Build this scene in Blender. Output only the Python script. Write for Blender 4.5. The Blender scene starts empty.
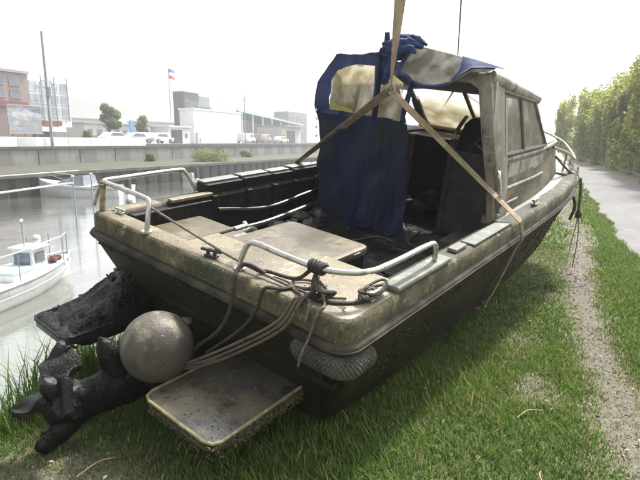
import bpy, bmesh, math, random
import numpy as np
from mathutils import Matrix, Vector
random.seed(7); RNG = np.random.default_rng(11)
rad = math.radians
scene = bpy.context.scene
COL = scene.collection

# ------------------------------------------------------------------ camera, sky, sun, exposure
cam_d = bpy.data.cameras.new('camera'); cam = bpy.data.objects.new('camera', cam_d); COL.objects.link(cam)
cam.location = (0, 0, 1.65); cam.rotation_euler = (rad(90 - 11.0), 0, 0)
cam_d.sensor_width = 36.0; cam_d.lens = 36.0 * 500 / 640; cam_d.clip_start = 0.05; cam_d.clip_end = 3000
scene.camera = cam

SUN_EL, SUN_AZ = 58.0, 40.0          # azimuth measured from +Y towards +X
world = bpy.data.worlds.new('World'); scene.world = world; world.use_nodes = True
wn = world.node_tree; wn.nodes.clear()
w_out = wn.nodes.new('ShaderNodeOutputWorld'); w_bg = wn.nodes.new('ShaderNodeBackground')
w_sky = wn.nodes.new('ShaderNodeTexSky'); w_sky.sky_type = 'NISHITA'; w_sky.sun_disc = False
w_sky.sun_elevation = rad(SUN_EL); w_sky.sun_rotation = rad(SUN_AZ)
w_sky.air_density = 1.0; w_sky.dust_density = 6.0; w_sky.ozone_density = 1.0
w_hs = wn.nodes.new('ShaderNodeHueSaturation'); w_hs.inputs['Saturation'].default_value = 0.12; w_hs.inputs['Value'].default_value = 1.0
wn.links.new(w_sky.outputs[0], w_hs.inputs['Color']); wn.links.new(w_hs.outputs[0], w_bg.inputs['Color'])
w_bg.inputs['Strength'].default_value = 0.15
wn.links.new(w_bg.outputs[0], w_out.inputs['Surface'])
sun_d = bpy.data.lights.new('sun', 'SUN'); sun = bpy.data.objects.new('sun', sun_d); COL.objects.link(sun)
sun_d.energy = 3.3; sun_d.angle = rad(5); sun_d.color = (1.0, 0.95, 0.86)
_sd = Vector((math.sin(rad(SUN_AZ)) * math.cos(rad(SUN_EL)), math.cos(rad(SUN_AZ)) * math.cos(rad(SUN_EL)), math.sin(rad(SUN_EL))))
sun.rotation_euler = _sd.to_track_quat('Z', 'Y').to_euler(); sun.location = _sd * 100
scene.view_settings.view_transform = 'Standard'; scene.view_settings.look = 'None'
scene.view_settings.gamma = 1; scene.view_settings.use_curve_mapping = False
scene.view_settings.exposure = 1.25

# ------------------------------------------------------------------ materials
MAT = {}
def mat(name, base, rough=0.7, layers=(), bump=None, metal=0.0, spec=0.5, alpha=1.0, trans=0.0, rough2=None, coord='Object', emis=None, coat=0.0, translucent=0.0):
    """layers: (scale, colour, lo, hi[, detail[, stretch]]) noise layers mixed over the base colour"""
    if name in MAT: return MAT[name]
    m = bpy.data.materials.new(name); m.use_nodes = True; nt = m.node_tree; N = nt.nodes; L = nt.links
    b = N['Principled BSDF']; out = N['Material Output']
    tc = N.new('ShaderNodeTexCoord')
    b.inputs['Roughness'].default_value = rough; b.inputs['Metallic'].default_value = metal
    b.inputs['Specular IOR Level'].default_value = spec; b.inputs['Alpha'].default_value = alpha
    b.inputs['Transmission Weight'].default_value = trans
    if coat: b.inputs['Coat Weight'].default_value = coat; b.inputs['Coat Roughness'].default_value = .1
    cur = None
    rgb = N.new('ShaderNodeRGB'); rgb.outputs[0].default_value = (*base, 1); cur = rgb.outputs[0]
    for i, ly in enumerate(layers):
        sc, col, lo, hi = ly[:4]; det = ly[4] if len(ly) > 4 else 6; st = ly[5] if len(ly) > 5 else None
        nz = N.new('ShaderNodeTexNoise'); nz.inputs['Scale'].default_value = sc; nz.inputs['Detail'].default_value = det
        nz.inputs['Roughness'].default_value = 0.62
        mp = N.new('ShaderNodeMapping'); mp.inputs['Location'].default_value = (i * 3.7, i * 1.9, i * 5.1)
        if st: mp.inputs['Scale'].default_value = st
        L.new(tc.outputs[coord], mp.inputs['Vector']); L.new(mp.outputs[0], nz.inputs['Vector'])
        mr = N.new('ShaderNodeMapRange'); mr.inputs['From Min'].default_value = lo; mr.inputs['From Max'].default_value = hi; mr.clamp = True
        L.new(nz.outputs['Fac'], mr.inputs['Value'])
        mx = N.new('ShaderNodeMix'); mx.data_type = 'RGBA'
        L.new(mr.outputs[0], mx.inputs['Factor']); L.new(cur, mx.inputs[6]); mx.inputs[7].default_value = (*col, 1)
        cur = mx.outputs[2]
        if i == 0 and rough2 is not None:
            rr = N.new('ShaderNodeMapRange'); rr.inputs['To Min'].default_value = rough; rr.inputs['To Max'].default_value = rough2
            L.new(mr.outputs[0], rr.inputs['Value']); L.new(rr.outputs[0], b.inputs['Roughness'])
    L.new(cur, b.inputs['Base Color'])
    if emis: b.inputs['Emission Color'].default_value = (*base, 1); b.inputs['Emission Strength'].default_value = emis
    if bump:
        h = None
        for bs, bw, kind in bump:
            if kind == 'v':
                t = N.new('ShaderNodeTexVoronoi'); t.inputs['Scale'].default_value = bs; o = t.outputs['Distance']
            else:
                t = N.new('ShaderNodeTexNoise'); t.inputs['Scale'].default_value = bs; t.inputs['Detail'].default_value = 5; o = t.outputs['Fac']
            L.new(tc.outputs[coord], t.inputs['Vector'])
            bp = N.new('ShaderNodeBump'); bp.inputs['Strength'].default_value = min(1, abs(bw) * 10 if False else 0.9); bp.inputs['Distance'].default_value = bw
            L.new(o, bp.inputs['Height'])
            if h: L.new(h, bp.inputs['Normal'])
            h = bp.outputs[0]
        L.new(h, b.inputs['Normal'])
    if translucent:
        tr = N.new('ShaderNodeBsdfTranslucent'); L.new(cur, tr.inputs['Color'])
        ms = N.new('ShaderNodeMixShader'); ms.inputs[0].default_value = translucent
        L.new(b.outputs[0], ms.inputs[1]); L.new(tr.outputs[0], ms.inputs[2]); L.new(ms.outputs[0], out.inputs['Surface'])
    MAT[name] = m
    return m

def mat_tint(name, rough=.6, translucent=.3, spec=.3):
    """colour comes from the vertex colour attribute 'tint' (each blade's / leaf's own colour)"""
    m = bpy.data.materials.new(name); m.use_nodes = True; nt = m.node_tree; N = nt.nodes; L = nt.links
    b = N['Principled BSDF']; out = N['Material Output']
    a = N.new('ShaderNodeVertexColor'); a.layer_name = 'tint'
    L.new(a.outputs[0], b.inputs['Base Color']); b.inputs['Roughness'].default_value = rough; b.inputs['Specular IOR Level'].default_value = spec
    tr = N.new('ShaderNodeBsdfTranslucent'); L.new(a.outputs[0], tr.inputs['Color'])
    ms = N.new('ShaderNodeMixShader'); ms.inputs[0].default_value = translucent
    L.new(b.outputs[0], ms.inputs[1]); L.new(tr.outputs[0], ms.inputs[2]); L.new(ms.outputs[0], out.inputs['Surface'])
    MAT[name] = m
    return m

# ------------------------------------------------------------------ mesh helpers
def link(name, me, m=None, parent=None, kind=None, label=None, cat=None, group=None, loc=None, rz=None):
    o = bpy.data.objects.new(name, me); COL.objects.link(o)
    if m is not None and me is not None: me.materials.append(m)
    if parent is not None: o.parent = parent
    if kind: o['kind'] = kind
    if label: o['label'] = label
    if cat: o['category'] = cat
    if group: o['group'] = group
    if loc is not None: o.location = loc
    if rz is not None: o.rotation_euler = (0, 0, rz)
    return o

def catmull(pts, sub=6, closed=False):
    P = [Vector(p) for p in pts]; n = len(P); out = []
    rng = range(n if closed else n - 1)
    for i in rng:
        p0 = P[(i - 1) % n] if closed or i > 0 else P[0] * 2 - P[1]
        p1 = P[i]; p2 = P[(i + 1) % n]
        p3 = P[(i + 2) % n] if closed or i + 2 < n else P[-1] * 2 - P[-2]
        for k in range(sub):
            t = k / sub; t2 = t * t; t3 = t2 * t
            out.append(0.5 * ((2 * p1) + (-p0 + p2) * t + (2 * p0 - 5 * p1 + 4 * p2 - p3) * t2 + (-p0 + 3 * p1 - 3 * p2 + p3) * t3))
    if not closed: out.append(P[-1])
    return out

class MB:
    def __init__(s): s.v = []; s.f = []
    def add(s, vs, fs):
        o = len(s.v); s.v += [tuple(v) for v in vs]; s.f += [tuple(i + o for i in f) for f in fs]; return s
    def box(s, c, d, rot=None):
        x, y, z = d[0] / 2, d[1] / 2, d[2] / 2
        vs = [Vector((a * x, b * y, e * z)) for e in (-1, 1) for b in (-1, 1) for a in (-1, 1)]
        if rot is not None: vs = [rot @ v for v in vs]
        c = Vector(c); vs = [v + c for v in vs]
        return s.add(vs, [(0, 2, 3, 1), (4, 5, 7, 6), (0, 1, 5, 4), (2, 6, 7, 3), (0, 4, 6, 2), (1, 3, 7, 5)])
    def bx(s, x0, x1, y0, y1, z0, z1): return s.box(((x0 + x1) / 2, (y0 + y1) / 2, (z0 + z1) / 2), (abs(x1 - x0), abs(y1 - y0), abs(z1 - z0)))
    def tube(s, pts, r, n=8, smooth=0, closed=False, twist=None, flat=None):
        P = catmull(pts, smooth, closed) if smooth else [Vector(p) for p in pts]
        m = len(P); rr = r if callable(r) else (lambda t: r)
        up = Vector((0, 0, 1)); rings = []; prev = None
        for i, p in enumerate(P):
            a = P[(i - 1) % m] if closed or i > 0 else P[0]; b = P[(i + 1) % m] if closed or i < m - 1 else P[-1]
            t = (b - a).normalized() if (b - a).length > 1e-9 else Vector((0, 0, 1))
            if prev is None:
                q = up if abs(t.dot(up)) < .95 else Vector((1, 0, 0)); nn = t.cross(q).normalized()
            else:
                nn = prev - t * prev.dot(t); nn = nn.normalized() if nn.length > 1e-6 else t.orthogonal().normalized()
            prev = nn; bb = t.cross(nn); ra = rr(i / max(1, m - 1))
            ring = []
            tw = (twist(i / max(1, m - 1)) if twist else 0)
            for k in range(n):
                an = 2 * math.pi * k / n; cx, cy = math.cos(an), math.sin(an)
                if flat: cx *= flat
                an2 = tw; dx, dy = cx * math.cos(an2) - cy * math.sin(an2), cx * math.sin(an2) + cy * math.cos(an2)
                ring.append(p + nn * (dx * ra) + bb * (dy * ra))
            rings.append(ring)
        return s.loft(rings, cap=not closed, wrap=closed)
    def belt(s, pts, w, th, side, smooth=6, twist=None):
        """flat webbing: rectangle section, width along `side`"""
        P = catmull(pts, smooth) if smooth else [Vector(p) for p in pts]; m = len(P); rings = []; side = Vector(side)
        for i, p in enumerate(P):
            t = (P[min(m - 1, i + 1)] - P[max(0, i - 1)]).normalized(); q = i / max(1, m - 1)
            d = (side - t * side.dot(t)).normalized()
            if twist: d = Matrix.Rotation(twist(q), 3, t) @ d
            n = t.cross(d); ww = w(q) if callable(w) else w
            rings.append([p + d * a * ww + n * b * th for a, b in ((-1, -.6), (-.6, -1), (.6, -1), (1, -.6), (1, .6), (.6, 1), (-.6, 1), (-1, .6))])
        return s.loft(rings)
    def loft(s, rings, cap=True, wrap=False, open_ring=False):
        n = len(rings[0]); m = len(rings); o = len(s.v)
        for r in rings: s.v += [tuple(v) for v in r]
        for i in range(m if wrap else m - 1):
            for k in range(n - 1 if open_ring else n):
                a = o + i * n + k; b = o + i * n + (k + 1) % n; c = o + ((i + 1) % m) * n + (k + 1) % n; d = o + ((i + 1) % m) * n + k
                s.f.append((a, b, c, d))
        if cap and not wrap:
            s.f.append(tuple(o + k for k in reversed(range(n)))); s.f.append(tuple(o + (m - 1) * n + k for k in range(n)))
        return s
    def grid(s, fn, nu, nv):
        o = len(s.v)
        for i in range(nu + 1):
            for j in range(nv + 1): s.v.append(tuple(fn(i / nu, j / nv)))
        for i in range(nu):
            for j in range(nv):
                a = o + i * (nv + 1) + j; s.f.append((a, a + nv + 1, a + nv + 2, a + 1))
        return s
    def prism(s, poly, z0, z1):
        """polygon in x,y extruded in z"""
        n = len(poly); vs = [(x, y, z0) for x, y in poly] + [(x, y, z1) for x, y in poly]
        fs = [tuple(reversed(range(n))), tuple(range(n, 2 * n))] + [(k, (k + 1) % n, n + (k + 1) % n, n + k) for k in range(n)]
        return s.add(vs, fs)
    def sphere(s, c, r, nu=16, nv=10, sc=(1, 1, 1), fn=None):
        c = Vector(c); rings = []
        vs = []
        for j in range(1, nv):
            th = math.pi * j / nv
            for i in range(nu):
                ph = 2 * math.pi * i / nu
                d = Vector((math.sin(th) * math.cos(ph), math.sin(th) * math.sin(ph), math.cos(th)))
                k = fn(d) if fn else 1
                vs.append(c + Vector((d.x * sc[0], d.y * sc[1], d.z * sc[2])) * (r * k))
        top = len(vs); vs.append(c + Vector((0, 0, r * sc[2]))); vs.append(c - Vector((0, 0, r * sc[2])))
        fs = [(j * nu + i, (j + 1) * nu + i, (j + 1) * nu + (i + 1) % nu, j * nu + (i + 1) % nu) for j in range(nv - 2) for i in range(nu)]
        fs += [(top, i, (i + 1) % nu) for i in range(nu)] + [(top + 1, (nv - 2) * nu + (i + 1) % nu, (nv - 2) * nu + i) for i in range(nu)]
        return s.add(vs, fs)
    def mesh(s, name, smooth=False, bevel=0, seg=2, xf=None, solid=0, angle=40):
        me = bpy.data.meshes.new(name); me.from_pydata(s.v, [], s.f)
        bm = bmesh.new(); bm.from_mesh(me)
        bmesh.ops.recalc_face_normals(bm, faces=bm.faces)
        if solid: 
            bmesh.ops.solidify(bm, geom=list(bm.faces), thickness=solid)
        if bevel:
            es = [e for e in bm.edges if len(e.link_faces) == 2 and e.calc_face_angle(0) > rad(30)]
            bmesh.ops.bevel(bm, geom=es, offset=bevel, segments=seg, profile=.5, affect='EDGES', clamp_overlap=True)
        if xf is not None: bmesh.ops.transform(bm, matrix=xf, verts=bm.verts)
        if smooth:
            for f in bm.faces: f.smooth = True
            for e in bm.edges:
                if len(e.link_faces) == 2 and e.calc_face_angle(0) > rad(angle): e.smooth = False
        bm.to_mesh(me); bm.free(); return me
    def build(s, name, m, parent=None, smooth=False, bevel=0, seg=2, solid=0, xf=None, angle=40, **kw):
        return link(name, s.mesh(name, smooth, bevel, seg, xf, solid, angle), m, parent, **kw)

def empty(name, loc=(0, 0, 0), rz=0, **kw):
    o = link(name, None, loc=loc, rz=rz, **kw); o.empty_display_size = .1; return o

def np_mesh(name, V, Fq, tint=None, m=None, **kw):
    """fast mesh from numpy: V (n,3), Fq (k,3 or 4)"""
    me = bpy.data.meshes.new(name); V = np.asarray(V, np.float32); Fq = np.asarray(Fq, np.int32)
    k, w = Fq.shape
    me.vertices.add(len(V)); me.vertices.foreach_set('co', V.ravel())
    me.loops.add(k * w); me.loops.foreach_set('vertex_index', Fq.ravel())
    me.polygons.add(k); me.polygons.foreach_set('loop_start', np.arange(0, k * w, w, dtype=np.int32)); me.polygons.foreach_set('loop_total', np.full(k, w, np.int32))
    me.update(calc_edges=True)
    if tint is not None:
        a = me.color_attributes.new('tint', 'FLOAT_COLOR', 'POINT')
        c = np.ones((len(V), 4), np.float32); c[:, :3] = tint; a.data.foreach_set('color', c.ravel())
    me.validate()
    return link(name, me, m, **kw)

def vnoise(x, y, seed=0):
    """smooth value noise, numpy"""
    x = np.asarray(x, float); y = np.asarray(y, float)
    xi = np.floor(x); yi = np.floor(y); fx = x - xi; fy = y - yi
    fx = fx * fx * (3 - 2 * fx); fy = fy * fy * (3 - 2 * fy)
    def h(a, b):
        v = np.sin(a * 127.1 + b * 311.7 + seed * 74.7) * 43758.5453; return v - np.floor(v)
    return (h(xi, yi) * (1 - fx) + h(xi + 1, yi) * fx) * (1 - fy) + (h(xi, yi + 1) * (1 - fx) + h(xi + 1, yi + 1) * fx) * fy
def fbm(x, y, seed=0, oct=4):
    s = 0; a = .5
    for i in range(oct): s = s + a * vnoise(x * 2 ** i, y * 2 ** i, seed + i); a *= .5
    return s / .94

# canal frame: local x = r (towards the hedge), local y = u (along the bank), turned by -CA
CA = rad(24.5)
def W(r, u, z=0.0): return Vector((r * math.cos(CA) + u * math.sin(CA), -r * math.sin(CA) + u * math.cos(CA), z))
WATER_Z = -1.7
# ================================================================== THE SETTING
m_ground = mat('soil_ground', (.13, .122, .07), .95, [(1.3, (.075, .085, .035), .4, .58), (9, (.2, .18, .13), .54, .7), (45, (.07, .06, .045), .55, .75), (150, (.4, .38, .33), .66, .74, 2)], bump=[(60, .012, 'n'), (240, .004, 'n')])
m_asph = mat('path_asphalt', (.125, .125, .128), .9, [(.5, (.095, .095, .096), .42, .58, 8), (2.5, (.15, .148, .145), .55, .66, 8), (40, (.19, .185, .18), .5, .7), (300, (.09, .09, .09), .6, .75, 2)], bump=[(260, .003, 'n')])
m_litter = mat('leaf_litter_soil', (.2, .17, .12), .95, [(3, (.12, .105, .07), .4, .6), (30, (.3, .25, .18), .5, .7)], bump=[(50, .02, 'n')])
m_farground = mat('far_grass_bank', (.04, .042, .024), .95, [(.6, (.055, .052, .043), .42, .6), (4, (.024, .034, .014), .5, .65)])
m_tarmac = mat('far_road_tarmac', (.14, .14, .14), .9, [(.5, (.1, .1, .1), .4, .6)])
m_conc = mat('canal_concrete', (.25, .245, .23), .9, [(.4, (.17, .166, .15), .4, .62, 8, (1, 1, .35)), (3, (.12, .115, .1), .52, .68, 6, (1, 1, .3))], bump=[(8, .01, 'n')])
m_concdark = mat('wet_quay_concrete', (.02, .02, .018), .8, [(.8, (.04, .038, .032), .45, .65), (5, (.012, .012, .01), .5, .65)], bump=[(6, .03, 'n')])
m_slab = mat('slab_concrete', (.3, .28, .25), .9, [(3, (.2, .19, .165), .4, .6), (25, (.38, .36, .32), .55, .7)], bump=[(50, .006, 'n')])

# near ground: one sheet that carries the bank, falls to the canal at its edge and runs to the horizon
EDGE_R = -3.0
def ground_z(r, u):
    r = np.asarray(r, float); u = np.asarray(u, float)
    er = EDGE_R + .25 * (fbm(u * .9, u * 0 + 3.3, 5) - .5)
    n = (fbm(r * 1.6, u * 1.6, 1) - .5) * .07 + (fbm(r * 7, u * 7, 2) - .5) * .022
    flat = np.clip((1.25 - r) / .5, 0, 1) * np.clip((28 - u) / 6, 0, 1)
    z = n * flat
    drop = np.clip((er - r) / .9, 0, 1)
    return z - .02 * (1 - flat) * (r > 1) - (drop ** .8) * 2.6 - np.clip((er + .5 - r) / .5, 0, 1) ** 2 * .07
def cover(r, u):
    """how grassy the ground is, 0..1"""
    n = fbm(r * 1.5 + 10, u * 1.1, 21); n2 = fbm(r * 5, u * 5, 22)
    g = np.clip((n * .65 + n2 * .35 - .13) * 4.2, 0, 1)
    wear = np.exp(-((r - .5 - .08 * np.sin(u * .8) - .25 * (fbm(r * 2.5, u * 2.5, 61) - .5)) / .19) ** 2) * .98 + .5 * np.exp(-((r + .15) / .22) ** 2 - ((u - 4.3) / .6) ** 2) + .6 * np.exp(-((r + .1) / .5) ** 2 - ((u - 7.5) / 1.6) ** 2)
    g = g * np.clip(1.12 - wear, 0, 1)
    lush = np.exp(-((r + .75) / .5) ** 2 - ((u - 2.8) / 1.5) ** 2)
    wornl = np.exp(-((r + 2.0) / .55) ** 2 - ((u - 1.35) / .5) ** 2)          # dry patch at the lower left
    return np.clip(g + lush * .6 - wornl * .75, 0, 1)
rs = np.concatenate([[-4.4], np.arange(-4.1, 1.5, .06), np.arange(1.6, 5, .4), [6, 9, 15, 30, 70, 150, 300, 600]])
us = np.concatenate([[-300, -100, -30, -12, -6, -3, -1], np.arange(0, 14, .06), np.arange(14, 30, .4), [33, 37, 42, 50, 60, 75, 100, 150, 250, 400, 600]])
Rg, Ug = np.meshgrid(rs, us, indexing='ij')
Zg = ground_z(Rg, Ug)
nr, nu = Rg.shape
idx = np.arange(nr * nu).reshape(nr, nu)
Fg = np.stack([idx[:-1, :-1], idx[1:, :-1], idx[1:, 1:], idx[:-1, 1:]], -1).reshape(-1, 4)
g = np_mesh('ground', np.stack([Rg.ravel(), Ug.ravel(), Zg.ravel()], 1), Fg, m=m_ground, kind='structure', rz=-CA)
for p in g.data.polygons: p.use_smooth = True

# worn soil shows as brown earth where grass is thin
ca_ = g.data.color_attributes.new('worn', 'FLOAT_COLOR', 'POINT'); wv = np.clip(1.15 - 1.3 * cover(Rg.ravel(), Ug.ravel()), 0, 1); cc = np.ones((len(wv), 4), np.float32); cc[:, 0] = wv; cc[:, 1] = wv; cc[:, 2] = wv; ca_.data.foreach_set('color', cc.ravel())
nt = m_ground.node_tree; bs = nt.nodes['Principled BSDF']; src = bs.inputs['Base Color'].links[0].from_socket; va = nt.nodes.new('ShaderNodeVertexColor'); va.layer_name = 'worn'
nz = nt.nodes.new('ShaderNodeTexNoise'); nz.inputs['Scale'].default_value = 30; nz.inputs['Detail'].default_value = 6; cr = nt.nodes.new('ShaderNodeValToRGB'); cr.color_ramp.elements[0].position = .35; cr.color_ramp.elements[0].color = (.075, .066, .052, 1); cr.color_ramp.elements[1].position = .68; cr.color_ramp.elements[1].color = (.16, .146, .122, 1)
tcg = nt.nodes.new('ShaderNodeTexCoord'); nt.links.new(tcg.outputs['Object'], nz.inputs['Vector']); nt.links.new(nz.outputs['Fac'], cr.inputs[0]); mxg = nt.nodes.new('ShaderNodeMix'); mxg.data_type = 'RGBA'
nt.links.new(va.outputs[0], mxg.inputs['Factor']); nt.links.new(src, mxg.inputs[6]); nt.links.new(cr.outputs[0], mxg.inputs[7]); nt.links.new(mxg.outputs[2], bs.inputs['Base Color'])
# path beside the hedge
def bend(u): return -2.0 * (max(0, u - 20) / 40) ** 2
def path_edge(u): return 1.22 + bend(u) + .05 * math.sin(u * 1.7) + .03 * math.sin(u * 5.3 + 1) + .02 * math.sin(u * 13)
us_p = [-3 + .25 * i for i in range(140)] + [33 + 3 * i for i in range(20)]
mb = MB(); mb.loft([[(path_edge(u), u, -.04), (path_edge(u), u, .002), (path_edge(u) + .05, u, .01), (2.3 + bend(u), u, .022), (3.15 + bend(u), u, .012), (3.2 + bend(u), u, -.04)] for u in us_p], cap=True)
mb.build('asphalt_path', m_asph, smooth=True, rz=-CA, kind='structure')
mb = MB(); mb.grid(lambda a, b: (3.1 + 2.2 * b + bend(-3 + 95 * a), -3 + 95 * a, .006 + .1 * max(0, b - .1) + .03 * math.sin(a * 310) * b), 200, 6)
mb.build('leaf_strewn_verge', m_litter, smooth=True, rz=-CA, kind='structure')

# canal water
m_water = mat('canal_water', (.13, .14, .125), .05, [(.25, (.075, .085, .068), .4, .6)], bump=[(1.1, .035, 'n'), (5, .012, 'n')], spec=1.0, coat=1.0)
wm = MB().bx(-31, -3.2, -300, 600, WATER_Z - .4, WATER_Z)
wm.build('canal_water', m_water, rz=-CA, kind='structure')
# canal bed and far ground
mb = MB(); mb.bx(-31.5, -3.0, -300, 600, -3.2, -3.0); mb.build('canal_bed', m_concdark, rz=-CA, kind='structure')
mb = MB()
farp = [(-30.05, -.42), (-31.5, -.3), (-34, -.25), (-37.9, -.1), (-38.4, -.1), (-38.41, 1.2), (-46, 1.35), (-56, 1.5), (-70, 1.7), (-600, 1.7)]
mb.loft([[(r, u, z) for r, z in farp] for u in (-300, -50, 0, 20, 40, 60, 80, 100, 140, 200, 350, 600)], cap=False, open_ring=True)
mb.build('far_bank_ground', m_farground, rz=-CA, kind='structure')
mb = MB().bx(-54, -41, -300, 600, 1.36, 1.56); mb.build('far_road', m_tarmac, rz=-CA, kind='structure')

# dark quay wall on the far waterline, built of sheet-pile panels
def thing(name, label, cat, r, u, z=0.0, rz=0.0, group=None): return empty(name, W(r, u, z), -CA + rz, label=label, cat=cat, group=group)
q = thing('quay_wall', 'dark stained sheet pile quay wall at the far waterline of the canal', 'quay wall', -30, 0, 0)
q['kind'] = 'thing'
pm = MB()
pm.loft([[(0, -1.2, z), (.16, -.9, z), (.16, -.1, z), (0, .2, z), (-.3, .2, z), (-.3, -1.2, z)] for z in (-3, -.5)])
pme = pm.mesh('sheet_pile'); pme.materials.append(m_concdark)
for i in range(90):
    o = link('sheet_pile', pme, None, q, loc=(0, -10 + i * 1.42, 0))
cm = MB().bx(-.35, .22, -12, 118, -.5, -.28); cm.build('coping', mat('quay_coping', (.1, .098, .08), .9, [(1.5, (.05, .05, .04), .42, .6)]), q)
# upper retaining wall panels
q = thing('retaining_wall', 'long grey concrete retaining wall of panels above the far grass berm', 'retaining wall', -38, 0, 0)
pm = MB().bx(-.25, .1, -1.96, 1.96, -.9, 1.12); pme = pm.mesh('wall_panel', bevel=.03); pme.materials.append(m_conc)
for i in range(42): link('wall_panel', pme, None, q, loc=(random.uniform(-.015, .015), -6 + i * 4.0, 0))
MB().bx(-.35, .16, -8, 162, 1.124, 1.36).build('wall_cap', mat('wall_cap_concrete', (.1, .1, .096), .9, [(1, (.07, .07, .066), .4, .6)]), q)
# green tufts on the berm
# ================================================================== FAR BANK: buildings, trees, vehicles
m_leaf = mat_tint('leaf_foliage', .55, .5); m_grass = mat_tint('grass_blades', .5, .35, .35); m_needle = mat_tint('litter_pieces', .9, .1, .1)
m_bark = mat('bark', (.09, .07, .05), .95, [(8, (.05, .04, .03), .4, .6, 6, (1, 1, .2))], bump=[(20, .02, 'n')])
def leaf_cloud(n, clumps, size, cols, flat=0.0, seed=0):
    rng = np.random.default_rng(seed); C = np.array(clumps, float)
    vol = C[:, 3] * C[:, 4] * C[:, 5]; k = rng.choice(len(C), n, p=vol ** .7 / (vol ** .7).sum())
    d = rng.normal(size=(n, 3)); d /= np.linalg.norm(d, axis=1)[:, None]
    rr = rng.random(n) ** .45
    P = C[k, :3] + d * rr[:, None] * C[k, 3:6]
    a = rng.normal(size=(n, 3)); a /= np.linalg.norm(a, axis=1)[:, None]
    b = rng.normal(size=(n, 3)); b -= a * (a * b).sum(1)[:, None]; b /= np.linalg.norm(b, axis=1)[:, None]
    s = (size * rng.uniform(.6, 1.4, n))[:, None]
    nrm = np.cross(a, b)
    V = np.stack([P - a * s, P + b * s * .5 + nrm * s * .15, P + a * s, P - b * s * .5 + nrm * s * .15], 1).reshape(-1, 3)
    F = np.arange(4 * n).reshape(n, 4)
    cols = np.array(cols); ck = rng.integers(0, len(cols), n); cl = cols[ck] * rng.uniform(.7, 1.3, (n, 1)) * (.75 + .5 * rng.random(len(C))[k])[:, None]
    return V, F, np.repeat(cl, 4, 0)
GREEN = [(.1, .17, .03), (.14, .22, .04), (.18, .25, .06), (.08, .12, .03)]
def tree(name, label, r, u, z, h, w, n, leaf, seed, cols=GREEN, trunk_r=.12, group=None, crown_from=.3, cat='tree'):
    rg = random.Random(seed); t = thing(name, label, cat, r, u, z, group=group)
    tm = MB(); top = Vector((rg.uniform(-.2, .2), rg.uniform(-.2, .2), h * .8))
    tm.tube([(0, 0, -.2), (rg.uniform(-.1, .1), 0, h * .3), tuple(top)], lambda q: trunk_r * (1.1 - .85 * q), 7, smooth=4)
    for i in range(7):
        zz = h * rg.uniform(crown_from * .8, .7); an = rg.uniform(0, 6.28); l = w * rg.uniform(.3, .55)
        tm.tube([(0, 0, zz), (math.cos(an) * l * .5, math.sin(an) * l * .5, zz + l * .4), (math.cos(an) * l, math.sin(an) * l, zz + l * .9)], lambda q: trunk_r * .45 * (1.1 - q), 5)
    tm.build('trunk', m_bark, t, smooth=True)
    cl = []
    for i in range(16):
        q = rg.random(); zz = h * (crown_from + (1 - crown_from) * q); ww = w * .5 * math.sin(math.pi * (.18 + .75 * q)) ; an = rg.uniform(0, 6.28); d = ww * rg.uniform(.1, .8)
        s = w * rg.uniform(.13, .26); cl.append((math.cos(an) * d, math.sin(an) * d, zz * .93, s, s, s * rg.uniform(.7, 1.1)))
    V, F, T = leaf_cloud(n, cl, leaf, cols, seed=seed); np_mesh('crown', V, F, T, m_leaf, parent=t)
    return t

m_bwhite = mat('white_cladding', (.78, .79, .8), .7, [(.3, (.66, .68, .7), .45, .65)])
m_bgrey = mat('grey_cladding', (.3, .28, .28), .7, [(.3, (.25, .235, .24), .45, .65)])
m_bdark = mat('dark_tower_cladding', (.05, .045, .05), .6, [(.4, (.07, .064, .068), .45, .65)])
m_bred = mat('red_brown_band', (.22, .06, .05), .7, [(.5, (.2, .07, .06), .4, .6)])
m_glass = mat('window_glass_dark', (.1, .12, .15), .15, [(.6, (.18, .2, .24), .4, .6)], spec=.7)
m_glassl = mat('window_glass_pale', (.4, .45, .5), .15, [(.6, (.3, .34, .4), .4, .6)], spec=.7)
m_steel = mat('galvanised_steel', (.4, .41, .42), .45, [(6, (.3, .31, .32), .4, .6)], metal=.6)
m_polec = mat('pole_concrete', (.34, .33, .31), .85, [(2, (.26, .25, .24), .4, .6)])
m_mint = mat('mint_painted_steel', (.3, .5, .44), .6, [(.3, (.4, .58, .52), .4, .6)])
m_rubber = mat('black_rubber', (.02, .02, .02), .8)

# pale guard wall along the far road (left half of the view)
q = thing('guard_wall', 'low white guard wall along the far road in front of the billboard', 'guard wall', -40.2, 0, 1.3)
pme = MB().bx(-.12, .12, -1.2, 1.2, 0, .82).mesh('wall_panel', bevel=.02); pme.materials.append(m_bwhite)
for i in range(12): link('wall_panel', pme, None, q, loc=(0, 14.5 + i * 2.43, 0))

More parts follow.
